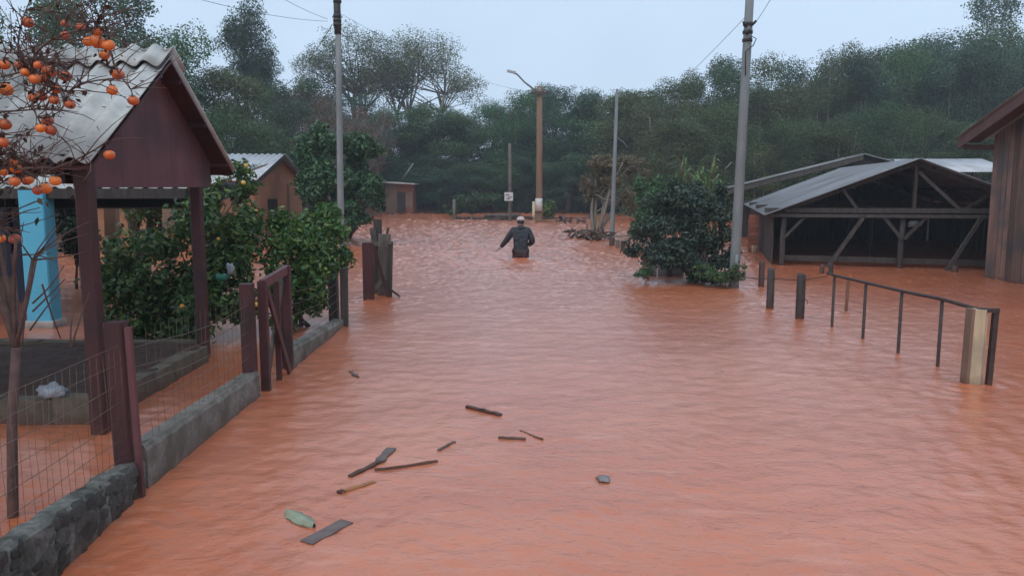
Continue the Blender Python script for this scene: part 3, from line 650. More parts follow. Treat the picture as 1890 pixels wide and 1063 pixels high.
# --- the sky blue house ---------------------------------------------------
house = thing('blue_house', (-6, 11.2, 0), 'low flooded house with sky blue porch pillar and pale corrugated roof', 'house')
bp_ = W(84, 603)
for x in (bp_.x, bp_.x - 1.15):
    b = MB(); b.beam((x, bp_.y, -.8), (x, bp_.y, 1.66), .3, .24, bev=.012, ref=(0,1,0)); b.build('porch_pillar', M['blue'], house)
    b = MB(); b.box((x, bp_.y, .02), (.36, .3, .14)); b.build('pillar_base', M['white'], house)
HY = 11.9
b = MB(); b.box((-8.85, HY + .1, .6), (3.2, .16, 2.6)); b.build('wall', M['tan_wall'], house)
b = MB(); b.box((-6.6, 11.15, 1.6), (5.6, 2.4, .02), Euler((.132, 0, 0))); b.build('porch_shade_panel', M['wood_dark'], house)  # dark sheet added under the roof to stand in for porch shade
b = MB(); b.beam((-7.26, HY - .03, -.5), (-7.26, HY - .03, 1.7), .14, .1); b.build('corner_board', M['navy'], house)
for cx in (-7.85, -9.1):
    fr = MB(); cz = 1.05
    for dx in (-.42, 0, .42): fr.box((cx + dx, HY - .02, cz), (.07, .08, 1.3))
    for dz in (-.62, .62): fr.box((cx, HY - .022, cz + dz), (.9, .075, .07))
    wn = fr.build('window_frame', M['navy'], house); 
    for dx in (-.21, .21):
        MB().box((cx + dx, HY - .0, cz), (.36, .03, 1.18)).build('pane', M['glass'], wn)
b = MB(); b.beam((-9.5, bp_.y, 1.62), (-3.9, bp_.y, 1.62), .1, .12); b.build('porch_beam', M['wood_dark'], house)
for i in range(6):
    x1 = -3.72 - i * 1.06; b = MB(); wave_sheet(b, (x1 - 1.09, 9.75, 1.685 + .003 * i), (x1, 9.75, 1.685 + .003 * i), (0, 2.7, .36), .177, .024, 8, .008, phase=.2 * i); b.build('roof_sheet', M['fibre'], house)
for i in range(6):
    x = -4.0 - i * 1.05; MB().beam((x, 9.85, 1.63), (x, 12.4, 1.97), .06, .08).build('rafter', M['wood_dark'], house)
# back yard: pale posts and dark trunks behind the porch
for (x, yb, yt, Y, wd, mm, nm, lab, cat) in ((205, 505, 352, 13.2, .19, 'tan_wall', 'yard_post', 'pale tan post in the yard right of the maroon canopy post', 'post'), (309, 470, 335, 14.6, .17, 'tan_wall', 'yard_post', 'pale tan post in the yard seen above the citrus tree', 'post')):
    q = D(x, yb, Y); t = D(x, yt, Y); b = MB(); b.beam((q.x, Y, -.8), (t.x, Y, t.z), wd, wd * .8, bev=.01, ref=(0,1,0)); o = b.build(nm, M[mm], loc=(q.x, Y, -.8)); tag(o, lab, cat)

# --- orange house further back --------------------------------------------
oh = thing('orange_house', (-8.5, 24.3, 0), 'small orange brown house with pale metal roof behind the citrus trees', 'house')
OX, OYe, OYr, OYb, Oze, Ozr = -6.77, 21.5, 24.3, 27.1, 1.87, 2.66
ow = OX - .18
MB().poly([(ow, OYe + .35, -.8), (ow, OYb - .35, -.8), (ow, OYb - .35, Oze + .02), (ow, OYr, Ozr - .06), (ow, OYe + .35, Oze + .02)], (-.15, 0, 0)).build('gable_wall', M['orange_wall'], oh)
MB().box((ow - 2.4, OYe + .42, .55), (4.5, .14, 2.7)).build('front_wall', M['orange_wall'], oh)
for i in range(5):
    x1 = OX - i * 1.06
    for e_, w_ in ((OYe, 1), (OYb, -1)):
        b = MB(); wave_sheet(b, (x1 - 1.09, e_, Oze + .004 * i), (x1, e_, Oze + .004 * i), (0, OYr - e_, Ozr - Oze + .01), .177, .02, 6, .008); b.build('roof_sheet', M['zinc'], oh)
for e_ in (OYe, OYb): MB().beam((OX - .03, e_, Oze - .08), (OX - .03, OYr, Ozr - .07), .03, .12, ref=(1,0,0), roll=R(90)).build('bargeboard', M['wood_dark'], oh)
MB().box((ow + .02, 23.4, .9), (.05, .8, .9)).build('window', M['glass'], oh)
MB().box((ow + .03, 25.1, .5), (.06, .2, 2.6)).build('corner_board', M['tan_wall'], oh)

# --- citrus trees ---------------------------------------------------------
def shrub(name, base, clumps, n, size, asp, leaf, label, cat, stems=5, bark='bark', fruit=0, fsize=.032, seed=1, up=.3, group=None, rstem=.03, inner=.35):
    global rng; rng = np.random.default_rng(seed); random.seed(seed); base = Vector(base)
    o = thing(name, base, label, cat, group); b = MB()
    cs = [(Vector(c), r) for c, r in clumps]
    for i in range(stems):
        s = base + Vector((random.uniform(-.12,.12), random.uniform(-.12,.12), 0)); e = cs[i % len(cs)][0]
        pts = limb(b, s, e, rstem, rstem * .3, 6, .1, 5)
        for k in range(3):
            c, r = random.choice(cs); limb(b, pts[random.randint(2,4)], c + Vector((random.uniform(-r[0],r[0])*.6, random.uniform(-r[1],r[1])*.6, random.uniform(-r[2],r[2])*.5)), rstem * .45, .005, 5, .1, 4)
    b.build('trunk', M[bark], o)
    sub = []
    for c, r in cs:
        for k in range(9):
            d = Vector((random.gauss(0,1), random.gauss(0,1), random.gauss(0,1))).normalized(); sub.append((tuple(c + Vector((d.x*r[0]*.72, d.y*r[1]*.72, d.z*r[2]*.72))), tuple(q * random.uniform(.3,.5) for q in r)))
    cen, out = scatter(sub, n, inner); kp = cen[:, 2] > 0.03; cen = cen[kp]; out = out[kp]
    me = leaf_mesh('crown', cen - np.array(base), out, size, asp, M[leaf], up=up); mesh_obj('crown', me, None, o)
    if fruit:
        bm = bmesh.new(); bmesh.ops.create_icosphere(bm, subdivisions=2, radius=1); fm = bpy.data.meshes.new('fruit'); bm.to_mesh(fm); bm.free(); fm.materials.append(M['orange'])
        fm.polygons.foreach_set('use_smooth', [True] * len(fm.polygons))
        front = [i for i in range(len(cen)) if out[i][1] < .1]
        for i in random.sample(front, fruit):
            fo = mesh_obj('fruit', fm, None, o, tuple(cen[i] + out[i] * .02 - np.array(base))); s = fsize * random.uniform(.8, 1.15); fo.scale = (s, s, s)
    return o
def cl(x, y, Y, rx, rz, ry=None): return (D(x, y, Y), (rx, ry or rx, rz))
shrub('citrus_tree', W(330, 640), [cl(285,500,8.9,.6,.5), cl(355,460,9.0,.6,.62), cl(255,560,8.7,.45,.4), cl(330,570,8.6,.6,.35), cl(418,390,9.4,.4,.42), cl(440,460,9.2,.34,.42), cl(395,540,8.9,.4,.42), cl(437,335,9.7,.24,.26), cl(450,560,9.0,.28,.22)], 13500, .085, .45, 'leaf_citrus', 'dark citrus tree with small orange fruit behind the maroon canopy posts', 'tree', 7, fruit=20, fsize=.026, seed=31)
shrub('citrus_shrub', W(560, 600), [cl(555,480,9.6,.42,.5), cl(615,440,10.1,.33,.3), cl(540,560,9.3,.4,.32), cl(590,408,10.2,.33,.22), cl(525,430,10.0,.28,.3), cl(570,530,9.4,.3,.3), cl(630,480,10.2,.16,.2)], 9000, .08, .45, 'leaf_bright', 'bright green citrus shrub beside the low wall beyond the gate', 'shrub', 5, fruit=5, fsize=.025, seed=32)
shrub('fruit_tree', W(640, 440), [cl(590,280,24,.7,.75), cl(655,300,24.5,.9,.75), cl(605,350,23.5,.8,.8), cl(668,360,24,.7,.7), cl(585,330,23.5,.5,.8), cl(645,395,23.5,.75,.45)], 15000, .15, .5, 'leaf_forest', 'rounded dark green fruit tree behind the left power pole', 'tree', 6, seed=33, rstem=.08)
shrub('yard_shrub', D(150, 560, 13.4), [cl(135,400,13.6,.32,.5), cl(150,450,13.4,.3,.4), cl(120,370,13.8,.4,.3)], 4500, .08, .45, 'leaf_dark', 'dark shrub behind the sky blue pillar', 'shrub', 3, seed=61)
shrub('yard_tree', D(240, 520, 15.5), [cl(215,330,15.6,.7,.4), cl(270,370,15.3,.6,.5), cl(260,300,15.8,.8,.5), cl(350,330,16,.7,.5), cl(330,390,15.2,.5,.5)], 9000, .1, .45, 'leaf_citrus', 'dark leafy tree with thick trunks seen under the canopy beam', 'tree', 6, seed=62, rstem=.1)
b = lump(MB(), D(408, 512, 8.55), .045, 9, .5, 3, (1.4,.4,.8)); c = D(408, 512, 8.55); tag(b.build('plastic_bag', M['teal'], loc=c), 'teal plastic bag caught in the dark citrus tree', 'plastic bag')
b = lump(MB(), D(425, 497, 8.5), .04, 10, .5, 3, (.9,.4,1.3)); c = D(425, 497, 8.5); tag(b.build('plastic_bag', M['plastic'], loc=c), 'white plastic scrap beside the teal bag in the citrus tree', 'plastic bag')

# --- persimmon tree with its fruit -----------------------------------------
random.seed(77)
pb = W(24, 955); ptree = thing('persimmon_tree', (pb.x, pb.y, -.8), 'persimmon tree full of orange fruit inside the wire fence, leafy crown added out of view', 'tree')
b = MB(); f1 = D(30, 640, pb.y); f1b = D(22, 780, pb.y)
b.tube([(pb.x, pb.y, -.8), pb, f1b, f1], [.03, .027, .024, .022], 8)
ends = []
for x, y, Y, r in ((22,470,4.3,.011),(60,480,4.0,.012),(-10,420,4.2,.016),(68,470,4.1,.011),(30,440,3.9,.012)):
    e = D(x, y, Y); pts = limb(b, f1, e, r, r * .6, 6, .06, 4); ends.append(e)
hub = [D(-60,330,4.0), D(-90,200,4.0), D(-40,60,4.2), D(-130,380,4.0), D(-20,290,3.7)]
limb(b, f1, D(-90, 440, 4.1), .02, .02, 6); p0 = D(-90, 440, 4.1)
main = []
for h_ in hub: main += limb(b, p0, h_, .017, .012, 6, .05)
fr = [(51,42,1),(121,44,.8),(149,50,.85),(120,66,.8),(180,59,.8),(163,77,.95),(180,77,1.15),(200,84,1),(193,102,.85),(218,138,1.05),(207,167,.95),(246,186,.9),(91,132,1.05),(64,146,1),(46,134,.8),(79,145,1),(121,141,.95),(104,165,1),(77,178,.9),(61,181,.9),(129,193,.85),(11,166,1.1),(9,230,1.1),(5,263,1.05),(88,223,.95),(75,237,.95),(94,240,.9),(202,286,.95),(29,311,.9),(27,335,1),(52,332,1),(102,334,1.1),(84,348,1.1),(69,352,.9),(27,441,.95),(36,120,.8),(8,120,.9),(100,185,.85),(24,300,.8),(6,318,.85),(2,440,.9),(70,120,.85)]
bm = bmesh.new(); bmesh.ops.create_uvsphere(bm, u_segments=14, v_segments=9, radius=1)
for v_ in bm.verts:
    v_.co.z *= .84; a = math.atan2(v_.co.y, v_.co.x); k = 1 + .03 * math.cos(4 * a); v_.co.x *= k; v_.co.y *= k
fm = bpy.data.meshes.new('fruit'); bm.to_mesh(fm); bm.free(); fm.materials.append(M['persimmon']); fm.polygons.foreach_set('use_smooth', [True] * len(fm.polygons))
cb = MB()
for k in range(4):
    a = k * math.pi / 2; d = Vector((math.cos(a), math.sin(a), 0)); s = Vector((-d.y, d.x, 0)); cb.add([(0,0,.86), d*.5 + s*.3 + Vector((0,0,.84)), d*.72 + Vector((0,0,.9)), d*.5 - s*.3 + Vector((0,0,.84))], [(0,1,2,3)])
cm = cb.mesh('calyx'); cm.materials.append(M['leaf_pers'])
anchor = list(main)
spots = []
for x, y, s in fr:
    Y = random.uniform(3.62, 4.25); c = D(x, y, Y); r = .0285 * s * Y / 3.9 * random.uniform(.88, 1.1)
    spots.append((c, r))
spots.sort(key=lambda q: q[0].x)
for c, r in spots:
    off = c - ptree.location
    fo = mesh_obj('fruit', fm, None, ptree, off); fo.scale = (r,)*3; fo.rotation_euler = (random.uniform(-.35,.35), random.uniform(-.35,.35), random.uniform(0,6)); mesh_obj('calyx', cm, None, fo)
    top = c + Vector((0,0,r * .9)); best = min(anchor, key=lambda q: (q - top).length + max(0, q.x - top.x) * 2)
    e = top + Vector((random.uniform(-.02,.01), random.uniform(-.02,.02), .03)); pts = limb(b, best, e, .0058, .0028, 5, .1, 5); limb(b, e, top, .0028, .003, 4, 0, 1); anchor += pts[2:]
for i in range(420):
    a = random.choice(anchor); e = a + Vector((random.uniform(-.1,.22), random.uniform(-.18,.18), random.uniform(-.12,.2))); limb(b, a, e, .003, .0015, 4, .15, 3)
for i in range(14):
    a = random.choice(ends); e = a + Vector((random.uniform(-.1,.3), random.uniform(-.1,.2), random.uniform(-.05,.2))); limb(b, a, e, .005, .002, 4, .12, 3)
for x0,y0,x1,y1 in ((60,560,118,490),(60,575,120,515),(55,610,112,535),(78,525,112,625),(130,640,138,560),(132,640,165,540),(40,640,62,480)):
    limb(b, D(x0,y0,4.3), D(x1,y1,4.5), .0055, .003, 5, .04)
for i in range(46):  # extra limbs added left of the view to shade the yard
    e = Vector((random.uniform(-6.4, -3.35), random.uniform(2.2, 4.9), random.uniform(1.9, 3.9)))
    if e.x / e.y > -.74: continue
    pts = limb(b, random.choice(hub), e, .016, .006, 5, .12, 5)
    for k in range(9): limb(b, random.choice(pts[2:]), e + Vector((random.uniform(-.5,.4), random.uniform(-.5,.5), random.uniform(-.4,.5))), .006, .002, 4, .15, 3)
b.build('trunk', M['twig'], ptree)
rng = np.random.default_rng(5); aa = np.array([tuple(a) for a in anchor]); idx = rng.integers(0, len(aa), 420); cen = aa[idx] + rng.normal(0, .06, (420,3))
shade_leaves = np.stack([rng.uniform(-6.6, -3.2, 9000), rng.uniform(1.9, 5.0, 9000), rng.uniform(1.9, 4.0, 9000)], -1); shade_leaves = shade_leaves[shade_leaves[:, 0] / shade_leaves[:, 1] < -.74]; cen = np.concatenate([cen, shade_leaves]); nl = len(cen)  # unseen leaf mass added beyond the left edge, darkening the yard water
me = leaf_mesh('leaves', cen - np.array(ptree.location), rng.normal(0,1,(nl,3)), np.concatenate([np.full(420, .042), np.full(nl - 420, .085)]), .5, M['leaf_pers'], droop=1.2); o = mesh_obj('leaves', me, None, ptree); tag(o, kind='stuff')

# --- power poles --------------------------------------------------------
def tpole(name, base, top, r0, r1, label, m_='pole', sections=8, group=None):
    o = thing(name, (base[0], base[1], -.8), label, 'pole', group); MB().tube([Vector(base) - Vector((0,0,.8)), base, Vector(base).lerp(Vector(top), .5), top], [r0, r0, (r0 + r1) / 2, r1], 12).build('shaft', M[m_], o); return o
lb = D(630, 470, 20.2); lb.z = 0; lt = D(622, -90, 20.2)
lp = tpole('power_pole', lb, lt, .085, .062, 'slim grey power pole on the left rising out of the greenery')
for y in (30, 38, 46, 3): 
    c = D(622.5, y, 20.2); MB().tube([c - Vector((0,0,.04)), c + Vector((0,0,.04))], .1, 10).build('clamp', M['black'], lp)
c = D(622.5, 25, 20.2); MB().tube([c - Vector((0,0,.5)), c + Vector((0,0,.55))], .085, 10).build('dark_sleeve', M['black'], lp)
for dx in (-1, 1): MB().tube([D(622.5 + dx * 4, 33, 20.2), D(622.5 + dx * 8, 30, 20.15), D(622.5 + dx * 9, 33, 20.15)], .018, 6).build('insulator', M['porcelain'], lp)
rb = W(1354, 530); rt = D(1387, -60, rb.y)
rp_ = tpole('power_pole', rb, rt, .088, .066, 'thick grey power pole in front of the sheds, right of the dark shrub')
for x, y, s in ((1375,48,-1),(1389,46,1),(1378,62,1)):
    c = D(x, y, rb.y - .1); MB().tube([D(1381, y, rb.y), c, c + Vector((s * .04, -.05, .05))], .022, 7).build('insulator', M['black'], rp_)
for y in (45, 60, 75): c = D(1383 - y * .05, y, rb.y); MB().tube([c - Vector((0,0,.025)), c + Vector((0,0,.025))], .083, 12).build('clamp', M['black'], rp_)
MB().tube([D(1379,75,rb.y-.1), D(1388,68,rb.y-.12), D(1396,72,rb.y-.12), D(1390,85,rb.y-.12), D(1376,95,rb.y-.09), D(1376,140,rb.y-.09)], .009, 5).build('cable_loop', M['cable'], rp_)
MB().tube([D(1360,470,rb.y-.12), D(1358,520,rb.y-.12)], .03, 8).build('conduit', M['pole'], rp_)
sb = W(1129, 452); st_ = D(1139, 165, sb.y)
sp = tpole('service_pole', sb, st_, .075, .042, 'thin pale service pole left of the dark shrub')
MB().tube([D(1139,255,sb.y), D(1150,262,sb.y), D(1160,275,sb.y)], .012, 5).build('service_bracket', M['pole'], sp)
cb_ = D(995, 412, 38.6); cb_.z = 0; ct = D(996, 160, 38.6)
cp = tpole('street_light_pole', cb_, ct, .17, .13, 'brown timber pole with street lamp arm at the end of the street', 'pole_wood')
c = D(994.5, 378, 38.42); MB().tube([c - Vector((0,0,.3)), c + Vector((0,0,.3))], [.176,.174], 12).build('white_band', M['white'], cp)
arm = [D(994,172,38.5), D(985,165,38.4), D(968,152,38.3), D(955,138,38.2), D(946,134,38.2)]
ar = MB().tube(arm, [.05,.045,.04,.04,.04], 7).build('lamp_arm', M['pole'], cp)
MB().box(D(944,133,38.2), (.42, .2, .1), Euler((0, R(12), 0))).build('lamp_head', M['porcelain'], ar)
MB().beam(D(980,172,38.4), D(1012,172,38.4), .1, .12).build('crossarm', M['wood_dark'], cp)
for x in (982, 996, 1010): c = D(x, 168, 38.4); MB().tube([c, c + Vector((0,0,.14))], [.04,.03], 7).build('insulator', M['porcelain'], cp)
tb = D(941, 405, 40); tb.z = 0; tt = D(941, 265, 40)
tp = tpole('sign_post', tb, tt, .09, .08, 'weathered post with a small white sign at the end of the street', 'wood_grey')
MB().box(D(939, 363, 39.86), (.42, .03, .42)).build('sign_panel', M['sign'], tp)
for x, y in ((937,360),(941,364),(938,367)): MB().box(D(x, y, 39.83), (.18, .01, .035)).build('sign_line', M['iron'], tp)
# overhead cables
def cable(a, b_, sag, label, r=.011):
    pts = [Vector(a).lerp(Vector(b_), i / 16) - Vector((0,0,sag * 4 * (i / 16) * (1 - i / 16))) for i in range(17)]
    o = MB().tube(pts, r, 5).build('power_cable', M['cable'], loc=a); tag(o, label, 'cable')
lk = D(614, 33, 20.2)
cable(D(605, 40, 20.2), D(300, -20, 13), .1, 'lower cable running from the left power pole up to the left', .0045)
cable(D(605, 36, 20.2), D(430, -60, 14), .08, 'upper cable running from the left power pole up to the left', .0045)
cable(D(613, 46, 20.2), D(520, 160, 46), .3, 'thin cable falling from the left power pole towards the trees behind', .01)
cable(D(632, 28, 20.2), D(985, 170, 38.4), .35, 'long thin cable from the left power pole to the street light pole', .004)
cable(D(1374, 34, rb.y), D(1141, 250, sb.y), .12, 'thin cable falling from the right power pole to the pale service pole', .004)
cable(D(1392, 45, rb.y), D(1500, -160, 9), .1, 'cable rising from the right power pole out of the top of the picture', .004)

# ================================================================== FAR END
hut = thing('small_hut', D(736, 392, 50), 'small reddish hut with a pale flat roof at the far end on the left', 'hut')
hb = ground_z(D(736,392,50).x, 50); hl, hr = D(711, 392, 50).x, D(762, 392, 50).x; hz = D(735, 338, 50).z
MB().poly([(hl, 50, -.9), (hr, 50, -.9), (hr, 50, hz - .1), (hl, 50, hz)], (0, 2.2, 0)).build('wall', M['brick'], hut)
MB().poly([(hl + .02, 49.97, -.4), (hl + .75, 49.97, -.4), (hl + .75, 49.97, hz - .12), (hl + .02, 49.97, hz - .08)], (0, .025, 0)).build('front_panel', M['tan_wall'], hut)
MB().box((lerp(hl, hr, .6), 49.96, .75), (.5, .05, 1.2)).build('door', M['wood_dark'], hut)
MB().box((lerp(hl, hr, .84), 49.97, .9), (.5, .04, .9)).build('shutter', M['tan_wall'], hut)
MB().poly([(hl - .15, 49.6, hz), (hr + .15, 49.6, hz - .1), (hr + .15, 49.6, hz - .02), (hl - .15, 49.6, hz + .12)], (0, 3, 0)).build('roof', M['white'], hut)
MB().tube([D(742, 332, 49.7), D(763, 302, 49.7)], .05, 6).build('leaning_pipe', M['pole'], hut)
rail = thing('bank_fence', D(960, 408, 42), 'low broken fence of rails and posts along the far water edge', 'fence')
for x, y0 in ((838,368),(870,398),(985,372),(1040,398),(1086,396)):
    t = D(x, y0, 42); MB().tube([(t.x, 42, -.8), t], [.09,.08], 7).build('post', M['wood_grey'] if x != 985 else M['wood_pale'], rail)
for xa, xb, y in ((838,900,404),(900,985,402),(995,1088,404)):
    MB().beam(D(xa, y, 42), D(xb, y + 1, 42), .12, .16).build('rail', M['wood_dark'], rail)
bp2 = thing('board_pile', D(922, 402, 41.2), 'pile of wet boards at the water edge below the white sign', 'boards')
random.seed(4)
for i in range(7):
    c = D(random.uniform(905, 940), 404 - i * 1.2, 41.3 + random.uniform(-.3,.2)); MB().box(c, (random.uniform(.9,1.5), .22, .06), Euler((random.uniform(-.2,.2), random.uniform(-.12,.12), random.uniform(-.2,.2)))).build('board', M['wood_dark' if i % 3 else 'wood_grey'], bp2)
shrub('bank_bush', D(1008, 405, 40), [cl(1008,388,40,.45,.4), cl(1015,378,40,.3,.3)], 1500, .13, .5, 'leaf_bright', 'small green bush at the foot of the street light pole', 'shrub', 3, seed=41)
shrub('bank_bush', D(868, 395, 45), [cl(862,370,45,.9,.45), cl(890,365,45.2,.8,.4), cl(835,385,45,.6,.35)], 3000, .15, .4, 'leaf_forest', 'low green bush on the bank right of the reddish hut', 'shrub', 3, seed=42)

# ================================================================== RIGHT SIDE
# dry yellowish tree and debris
shrub('dry_tree', W(1100, 440), [cl(1110,300,27,.55,.3), cl(1150,300,27,.7,.35), cl(1100,335,27,.4,.5), cl(1175,320,27.5,.45,.3), cl(1128,330,27,.5,.3), cl(1080,350,27,.2,.5), cl(1165,360,27,.4,.6)], 6500, .13, .3, 'leaf_dry', 'yellowish half-dry tree with pale trunks beside the thin service pole', 'tree', 5, 'bark_pale', seed=51, rstem=.075, inner=.2)
shrub('green_tree', W(1215, 450), [cl(1195,350,24,.5,.5), cl(1215,390,23,.6,.5), cl(1185,420,23,.45,.35), cl(1240,350,24,.5,.5)], 7000, .13, .45, 'leaf_forest', 'green bush between the service pole and the dark shrub', 'shrub', 4, seed=52, rstem=.06)
sh = W(1285, 520)
shrub('dark_shrub', sh, [cl(1250,390,14.9,.55,.42), cl(1300,400,14.6,.5,.45), cl(1235,445,14.5,.62,.42), cl(1295,470,14.2,.55,.42), cl(1190,430,15,.32,.32), cl(1335,455,14.4,.3,.4), cl(1265,350,15.1,.42,.3), cl(1320,505,13.8,.35,.2), cl(1240,470,14.2,.5,.25), cl(1330,375,15,.22,.35), cl(1165,455,15.2,.2,.18), cl(1210,375,15.2,.3,.2)], 16500, .085, .45, 'leaf_dark', 'large dark rounded shrub standing in the water left of the power pole', 'shrub', 8, seed=53, rstem=.035)
# trailing sprays at the foot of the shrub
shrub('water_weed', W(1330, 522), [cl(1325,508,13.4,.3,.12), cl(1365,500,13.3,.14,.16), cl(1300,500,13.6,.22,.12)], 900, .075, .35, 'leaf_forest', 'straggly branches trailing in the water at the foot of the power pole', 'plant', 6, 'twig', seed=54, rstem=.01)
shrub('water_weed', W(1190, 515), [cl(1195,500,14,.16,.12), cl(1182,508,13.8,.1,.08)], 350, .075, .3, 'leaf_forest', 'small tuft of twigs in the water left of the dark shrub', 'plant', 6, 'twig', seed=55, rstem=.008)
# cane clump
cane = thing('cane_clump', W(1285, 455), 'clump of tall light green cane rising behind the dark shrub', 'cane'); b = MB(); random.seed(6); lv = MB()
for i in range(34):
    a = D(random.uniform(1235,1335), 430, 19 + random.uniform(-.6,.8)); top = D(random.uniform(1240,1335), random.uniform(285,345), 19 + random.uniform(-.6,.8)); top.x = a.x + (top.x - a.x) * .35
    b.tube([(a.x, a.y, -.6), (a.x, a.y, .4), top], [.014,.012,.006], 5)
    for k in range(7):
        t = random.uniform(.35, 1.0); p = Vector((a.x, a.y, .3)).lerp(top, t); ang = random.uniform(0, 6.28); d = Vector((math.cos(ang), math.sin(ang), 0)); l = random.uniform(.3,.55); s = Vector((-d.y, d.x, 0)) * .022
        lv.add([p - s*.5, p + s*.5, p + d*l*.5 + Vector((0,0,l*.42)) + s, p + d*l*.5 + Vector((0,0,l*.42)) - s, p + d*l + Vector((0,0,l*.28))], [(0,1,2,3),(3,2,4)])
b.build('stems', M['leaf_grass'], cane); o = lv.build('leaves', M['leaf_grass'], cane); tag(o, kind='stuff')
for x in (1255, 1312):   # plumes
    a = D(x, 335, 19); e = D(x + 8, 285, 19); MB().tube([a, a.lerp(e, .4), e], [.03,.05,.006], 7).build('plume', M['leaf_dry'], cane)
# debris heaps and stub posts by the road edge
random.seed(9)
def heap(name, x, y, n, wid, label):
    c = W(x, y); o = thing(name, c, label, 'debris')
    for i in range(n):
        a = c + Vector((random.uniform(-wid, wid), random.uniform(-.3,.3), random.uniform(.0,.28))); d = Vector((random.uniform(-1,1), random.uniform(-.6,.6), random.uniform(-.3,1.2))).normalized() * random.uniform(.25,.55)
        MB().beam(a - d * .5, a + d * .5, random.uniform(.05,.14), random.uniform(.03,.08)).build('board', M[random.choice(['wood_dark','wood_grey','wood_plank'])], o)
    return o
heap('debris_heap', 1068, 440, 15, .32, 'heap of drifted dark boards, leftmost before the yellowish tree')
heap('debris_heap', 1105, 444, 20, .4, 'heap of drifted grey boards at the foot of the service pole')
heap('debris_heap', 1052, 414, 10, .6, 'drifted timber at the far edge left of the yellowish tree')
for i, (x, y, h, m_, wd, lab) in enumerate(((1129,455,.42,'wood_dark',.13,'short dark stub post beside the service pole'), (1140,458,.22,'concrete',.1,'short pale stub post right of the service pole'), (1150,464,.28,'wood_dark',.1,'short dark stub post between the pale and grey stubs'), (1165,468,.2,'wood_grey',.11,'grey square stub at the road edge'), (1176,474,.3,'wood_dark',.12,'short dark stub before the left side of the dark shrub'), (1192,488,.34,'wood_dark',.14,'dark stub post at the left foot of the dark shrub'), (1201,500,.3,'wood_pale',.06,'thin yellowish stake at the left foot of the dark shrub'))):
    p = W(x, y); b = MB(); post(b, (p.x, p.y), -.8, h, wd, (random.uniform(-.03,.03), 0)); tag(b.build('stub_post', M[m_], loc=(p.x, p.y, -.8)), lab, 'post', 'stub posts along the road edge')
tag(MB().beam(D(1135,437,22.6), D(1167,434,22.2), .3, .04).build('pale_board', M['concrete'], loc=D(1135,437,22.6)), 'pale board lying flat beside the service pole', 'board')
bf = thing('board_fence', W(1228, 517), 'pale greenish boards behind the trunks of the dark shrub', 'fence')
for x0, x1 in ((1193,1212),(1214,1232),(1238,1262)):
    a = D(x0, 516, 15.3); c = D(x1, 516, 15.3); zt = D(x0, 484, 15.3).z; MB().poly([(a.x, 15.3, -.6), (c.x, 15.3, -.6), (c.x, 15.3, zt), (a.x, 15.3, zt - .03)], (0,.03,0)).build('board', M['plastic_grey'], bf)
MB().beam(D(1235,520,15.2), D(1235,480,15.2), .09, .09).build('post', M['wood_dark'], bf)

# --- open shed ----------------------------------------------------------
ang = R(13.5); ux = Vector((math.cos(ang), -math.sin(ang), 0)); uy = Vector((math.sin(ang), math.cos(ang), 0))
def shed_pt(o, s, t, z): q = o + ux * s + uy * t; return Vector((q.x, q.y, z))
A0 = D(1420, 395, 17.4); A0.z = 0; ez, rz_ = 1.11, 2.24; hs_ = 2.86; LN = 10.2
shed = thing('open_shed', (A0.x + 2.8, A0.y, 0), 'open timber shed with grey metal roof and braced posts standing in the flood', 'shed')
SP = lambda s, t, z: shed_pt(A0, s, t, z)
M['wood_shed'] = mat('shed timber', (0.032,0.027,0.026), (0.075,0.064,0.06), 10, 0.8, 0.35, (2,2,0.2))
def B(name, a, c, wd, ht, m_='wood_shed', par=shed): return MB().beam(a, c, wd, ht).build(name, M[m_], par)
for t in (.06, 3.2, 6.5, 9.6):
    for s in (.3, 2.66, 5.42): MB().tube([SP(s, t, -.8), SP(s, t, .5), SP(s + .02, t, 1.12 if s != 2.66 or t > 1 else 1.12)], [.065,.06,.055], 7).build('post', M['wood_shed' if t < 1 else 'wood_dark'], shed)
for t in (.0, 3.2, 6.5, 9.6):
    m_ = 'wood_shed' if t < 1 else 'wood_dark'
    B('tie_beam', SP(-.1, t, 1.2), SP(5.85, t, 1.22), .07, .1, m_); 
    if t < 1: B('tie_beam', SP(.0, t - .05, 1.09), SP(5.8, t - .05, 1.1), .06, .07, m_)
    B('rafter', SP(0, t + .06, ez - .02), SP(hs_, t + .06, rz_ - .05), .06, .1, 'wood_dark'); B('rafter', SP(2 * hs_, t + .06, ez - .02), SP(hs_, t + .06, rz_ - .05), .06, .1, 'wood_dark')
    B('king_post', SP(hs_, t + .02, 1.2), SP(hs_, t + .02, rz_ - .1), .06, .07, 'wood_dark')
    B('strut', SP(hs_ + .05, t, 2.0), SP(hs_ + .85, t, 1.25), .05, .07, m_); B('strut', SP(hs_ + 1.5, t, 1.6), SP(hs_ + .95, t, 1.25), .05, .06, 'wood_dark'); B('strut', SP(1.45, t, 1.66), SP(1.75, t, 1.25), .05, .06, m_)
B('knee_brace', SP(.33, 0, .62), SP(.72, 0, 1.06), .05, .06); B('knee_brace', SP(2.66, -.02, .62), SP(2.3, -.02, 1.06), .05, .07); B('knee_brace', SP(2.7, -.02, .62), SP(3.1, -.02, 1.08), .05, .07, 'wood_dark')
B('prop', SP(1.86, -.12, 1.05), SP(.98, -.35, -.3), .06, .07); B('prop', SP(4.1, -.12, 1.08), SP(3.3, -.35, -.3), .06, .07)
for t in (.12, .5, .88):
    for sg in (0, 1):
        s = lerp(0 if not sg else 2 * hs_, hs_, t); z = lerp(ez, rz_, t) - .03; B('purlin', SP(s, -.2, z), SP(s, LN, z), .05, .04, 'wood_dark')
